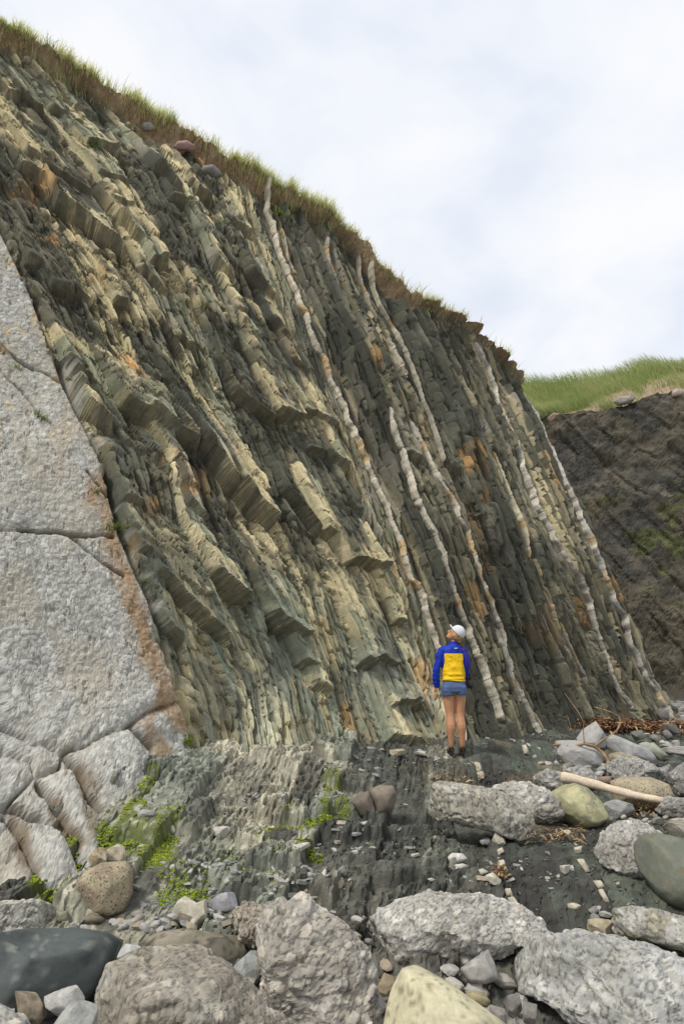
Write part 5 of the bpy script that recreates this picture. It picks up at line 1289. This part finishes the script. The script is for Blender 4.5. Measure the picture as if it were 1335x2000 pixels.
parts += [head, ellipsoid(hp(.045, 0, -.055), (.045, .048, .055), RH), ellipsoid(hp(.088, 0, -.085), (.020, .026, .018), RH),
          ellipsoid(hp(.104, 0, -.012), (.020, .013, .028), RH), ellipsoid(hp(.112, 0, -.022), (.014, .014, .011), RH),
          ellipsoid(hp(.090, 0, -.052), (.012, .024, .007), RH), ellipsoid(hp(.088, 0, -.064), (.011, .020, .006), RH),
          ellipsoid(hp(.084, .030, .018), (.012, .024, .009), RH), ellipsoid(hp(.084, -.030, .018), (.012, .024, .009), RH),
          ellipsoid(hp(-.005, .076, -.012), (.020, .010, .032), RH), ellipsoid(hp(-.005, -.076, -.012), (.020, .010, .032), RH)]
V, Fl = fuse(parts, .0105, 1)
body = pobj('body', V, Fl, [skinm], person)
eyem = material('eye', (.03, .02, .015), var=0, bump=0, rough=.2)
for sg_ in (-1, 1): pobj('eye', *ellipsoid(hp(.084, .030 * sg_, .004), (.010, .012, .007), RH, 2), [eyem], person)
# jacket
jv = [(0, .0, 1.0, .146, .112), (0, .01, 1.10, .138, .105), (0, .02, 1.25, .148, .112), (.008, .01, 1.37, .120, .088), (.014, 0, 1.435, .072, .066), (.020, -.008, 1.485, .060, .058),
      (-.140, .005, 1.385, .070), (-.198, -.01, 1.26, .061), (-.228, -.012, 1.13, .058), (-.244, .01, .98, .054), (-.252, .028, .885, .048), (-.253, .03, .85, .036),
      (.145, .005, 1.385, .070), (.180, -.01, 1.26, .061), (.190, -.012, 1.14, .058), (.184, .06, 1.03, .052), (.172, .13, .955, .044)]
je = [(0,1),(1,2),(2,3),(3,4),(4,5),(3,6),(6,7),(7,8),(8,9),(9,10),(10,11),(3,12),(12,13),(13,14),(14,15),(15,16)]
def chain(vs): return skin(vs, [(i, i + 1) for i in range(len(vs) - 1)])
def loft_body(R_, k=28):
    R_ = np.array(R_, float); zz0 = np.linspace(0, len(R_) - 1, (len(R_) - 1) * 5 + 1)
    R2 = np.stack([np.interp(zz0, range(len(R_)), R_[:, i]) for i in range(5)], -1)
    th = np.arange(k) * 2 * np.pi / k
    cs, sn = np.sign(np.cos(th)) * np.abs(np.cos(th)) ** .85, np.sign(np.sin(th)) * np.abs(np.sin(th)) ** .85
    V = np.stack([R2[:, 1:2] + R2[:, 3:4] * cs, R2[:, 2:3] + R2[:, 4:5] * sn, R2[:, :1] + 0 * cs], -1)
    m_ = len(R2); i = np.arange(m_ * k).reshape(m_, k); j = np.roll(i, -1, 1)
    Fl = [tuple(int(v) for v in q) for q in np.stack([i[:-1], j[:-1], j[1:], i[1:]], -1).reshape(-1, 4)]
    return V.reshape(-1, 3), Fl + [tuple(int(v) for v in i[0][::-1]), tuple(int(v) for v in i[-1])]
V, Fl = fuse([ellipsoid((-.128, .006, 1.368), (.078, .072, .060), np.eye(3)), ellipsoid((.130, .006, 1.368), (.078, .072, .060), np.eye(3)), loft_body([(.955, 0, 0, .152, .116), (.99, 0, 0, .160, .122), (1.05, 0, 0, .155, .120), (1.18, 0, .01, .158, .120), (1.30, 0, .012, .166, .122), (1.38, .003, .008, .158, .106), (1.425, .010, .002, .112, .086), (1.455, .016, -.004, .070, .066), (1.495, .022, -.012, .062, .060)]), chain([(-.05, .006, 1.37, .075)] + jv[6:12]), chain([(.05, .006, 1.37, .075)] + jv[12:])], .008, 3)
wr = fbm3(V, 9, 801, 3); rn = V - np.array([0, .01, 0]); rn[:, 2] = 0; rn /= np.linalg.norm(rn, axis=1, keepdims=True) + 1e-6
V = V + rn * ((wr - .5) * .052 + .006 * np.sin(V[:, 2:3].T[0] * 95 + 6 * wr) * sstep(1.12, 1.0, V[:, 2]) )[:, None]
def jm(c_): return 1 if (c_[2] < 1.325 and abs(c_[0]) < .128 + .042 * sstep(1.22, 1.02, c_[2])) else 0
jacket = pobj('jacket', V, Fl, [blue, yellow], person, jm)
hem = [(0.0 + .152 * math.cos(a), .0 + .116 * math.sin(a), .962 + .008 * math.sin(a * 2)) for a in np.linspace(0, 2 * math.pi, 40)]
tube_obj('hem', hem, .012, yellow, k=6, parent=jacket)
bk_y = V[(abs(V[:, 0] - .03) < .04) & (abs(V[:, 2] - 1.395) < .02), 1].min()
pobj('logo', np.array([(.008, bk_y - .004, 1.392), (.052, bk_y - .004, 1.394), (.052, bk_y - .004, 1.403), (.008, bk_y - .004, 1.401), (.008, bk_y + .006, 1.392), (.052, bk_y + .006, 1.394), (.052, bk_y + .006, 1.403), (.008, bk_y + .006, 1.401)]), [(0, 1, 2, 3), (4, 7, 6, 5), (0, 4, 5, 1), (1, 5, 6, 2), (2, 6, 7, 3), (3, 7, 4, 0)], [whitem], jacket, smooth=False)
# shorts
sv_ = [(0, 0, 1.0, .128, .104), (0, -.004, .915, .142, .118), (-.080, -.002, .86, .100), (-.084, .004, .765, .100), (.080, -.002, .86, .100), (.086, .004, .765, .100)]
V, Fl = fuse([loft_body([(1.0, 0, 0, .130, .098), (.94, 0, -.004, .146, .110), (.87, 0, -.006, .170, .130), (.81, 0, -.004, .166, .122), (.788, 0, 0, .15, .10)]), loft_body([(.88, -.084, -.004, .086, .122), (.82, -.087, -.002, .088, .118), (.755, -.088, .002, .090, .112)]), loft_body([(.88, .084, -.004, .086, .122), (.82, .089, -.002, .086, .118), (.765, .091, .002, .086, .112)])], .007, 3)
V += ((fbm3(V, 12, 805, 3) - .5) * .018)[:, None] * np.array([.6, 1, 0])
pobj('shorts', V, Fl, [shortm], person)
# cap: dome cut below the band, stitched panels, brim
U, Fi = ico(4)
dome = U * np.array([.103, .088, .100]); kz = dome[:, 2] < -.018; dome[kz, 2] = -.018 + (dome[kz, 2] + .018) * .05
az = np.arctan2(dome[:, 1], dome[:, 0]); dome *= (1 - .012 * np.exp(-(((az / (math.pi / 3)) % 1 - .5) / .04) ** 2))[:, None]
TB = np.stack([Fw * .97 + Up * .24, Sd, Up * .97 - Fw * .24])
cap = pobj('cap', dome @ TB + hp(-.012, 0, .045), [tuple(int(i) for i in f) for f in Fi], [capm], person)
bx_, bF = [], []
for i in range(9):
    for j in range(7):
        a = (i / 8 - .5) * 2.3; r_ = j / 6
        f = .085 * math.cos(a) + r_ * .072 * max(math.cos(a * .62), 0); s = (.090 + .004 * r_) * math.sin(a) * (1 - .05 * r_)
        bx_.append((f, s, -.012 + .010 * r_ - .16 * s * s / .09 - .0))
n_ = len(bx_)
bx_ = np.array(bx_); bx_ = np.concatenate([bx_, bx_ + np.array([0, 0, .006])])
for i in range(8):
    for j in range(6):
        q = (i * 7 + j, i * 7 + j + 1, (i + 1) * 7 + j + 1, (i + 1) * 7 + j); bF += [q, tuple(k + n_ for k in reversed(q))]
rim = [i * 7 for i in range(9)] + [8 * 7 + j for j in range(1, 7)] + [i * 7 + 6 for i in range(7, -1, -1)] + [j for j in range(5, 0, -1)]
for k in range(len(rim)): bF.append((rim[k], rim[(k + 1) % len(rim)], rim[(k + 1) % len(rim)] + n_, rim[k] + n_))
pobj('brim', bx_ @ TB + hp(-.012, 0, .045), bF, [capm], cap)
pobj('cap_button', *ellipsoid(np.array([0, 0, .101]) @ TB + hp(-.012, 0, .045), (.008, .008, .005), TB, 1), [capm], cap)
# hair gathered low under the cap
V, Fl = fuse([ellipsoid(hp(-.062, 0, -.02), (.048, .068, .055), RH), ellipsoid(hp(-.030, .055, -.02), (.030, .022, .05), RH), ellipsoid(hp(-.030, -.058, -.02), (.030, .022, .05), RH), ellipsoid(hp(-.085, .0, -.055), (.035, .045, .03), RH), ellipsoid(hp(.02, .066, -.03), (.014, .012, .04), RH)], .007, 2)
V += ((fbm3(V * np.array([1, 1, .4]), 60, 811, 2) - .5) * .012)[:, None]
pobj('hair', V, Fl, [hairm], person)
# sandals
for cx_, cy_, rot in ((-.064, .05, .06), (.095, .05, -.10)):
    th = np.linspace(0, 2 * math.pi, 24, endpoint=False)
    L_ = .128 * np.sin(th) ; Wd_ = np.cos(th) * (.040 + .010 * np.sin(th))
    ring = np.stack([Wd_ * math.cos(rot) - L_ * math.sin(rot), Wd_ * math.sin(rot) + L_ * math.cos(rot), 0 * th], -1) + np.array([cx_, cy_, 0])
    Vq = np.concatenate([ring + [0, 0, -.012], ring * 1 + [0, 0, .010]])
    Fl = [tuple(range(23, -1, -1)), tuple(range(24, 48))] + [(i, (i + 1) % 24, 24 + (i + 1) % 24, 24 + i) for i in range(24)]
    sd_ = pobj('sandal', Vq, Fl, [blackm], person, smooth=False)
    for (dy_, zz0, rw) in ((-.045, .062, .040), (.055, .046, .046)):
        a = np.linspace(0, math.pi, 11)
        tube_obj('strap', np.stack([cx_ + rw * np.cos(a), cy_ + dy_ + 0 * a - .02 * np.sin(a) * (dy_ < 0) * 1.0, .008 + zz0 * np.sin(a) ** .7], -1), .006, blackm, k=6, parent=sd_, squash=(.45, 1.3))
    a = np.linspace(0, math.pi, 9)
    tube_obj('heel_strap', np.stack([cx_ + .036 * np.cos(a), cy_ - .05 - .055 * np.sin(a), .055 + 0 * a], -1), .008, blackm, k=6, parent=sd_, squash=(.45, 1.3))
# the camera on its strap
camobj = empty('camera', (fp[0] + .195, YP + .16, fp[2] + .84)); camobj.scale = (.95, .95, .95)
tag(camobj, 'black camera hanging from a red strap at the right hip of the person', 'camera')
def rbox(name, c, d, m_, parent, bev=.008):
    bm = bmesh.new(); bmesh.ops.create_cube(bm, size=1)
    for v in bm.verts: v.co = Vector((v.co.x * d[0], v.co.y * d[1], v.co.z * d[2])) + Vector(c)
    bmesh.ops.bevel(bm, geom=list(bm.edges), offset=bev, segments=2, affect='EDGES')
    me = bpy.data.meshes.new(name); bm.to_mesh(me); bm.free(); me.materials.append(m_)
    o = bpy.data.objects.new(name, me); COL.objects.link(o); o.parent = parent; return o
rbox('camera_body', (0, 0, 0), (.055, .12, .085), blackm, camobj)
tube_obj('lens', [(.02, 0, 0), (.05, 0, -.01), (.085, 0, -.02)], [.034, .034, .030], blackm, k=14, parent=camobj)
rbox('viewfinder', (0, 0, .05), (.04, .045, .028), blackm, camobj, .006)
tube_obj('strap', [(.0, -.02, .05), (-.005, -.14, .17), (-.02, -.265, .30), (-.05, -.262, .42), (-.075, -.215, .53), (-.10, -.16, .572), (-.12, -.08, .585)], .008, strapm, k=6, parent=camobj, squash=(1.2, .5))
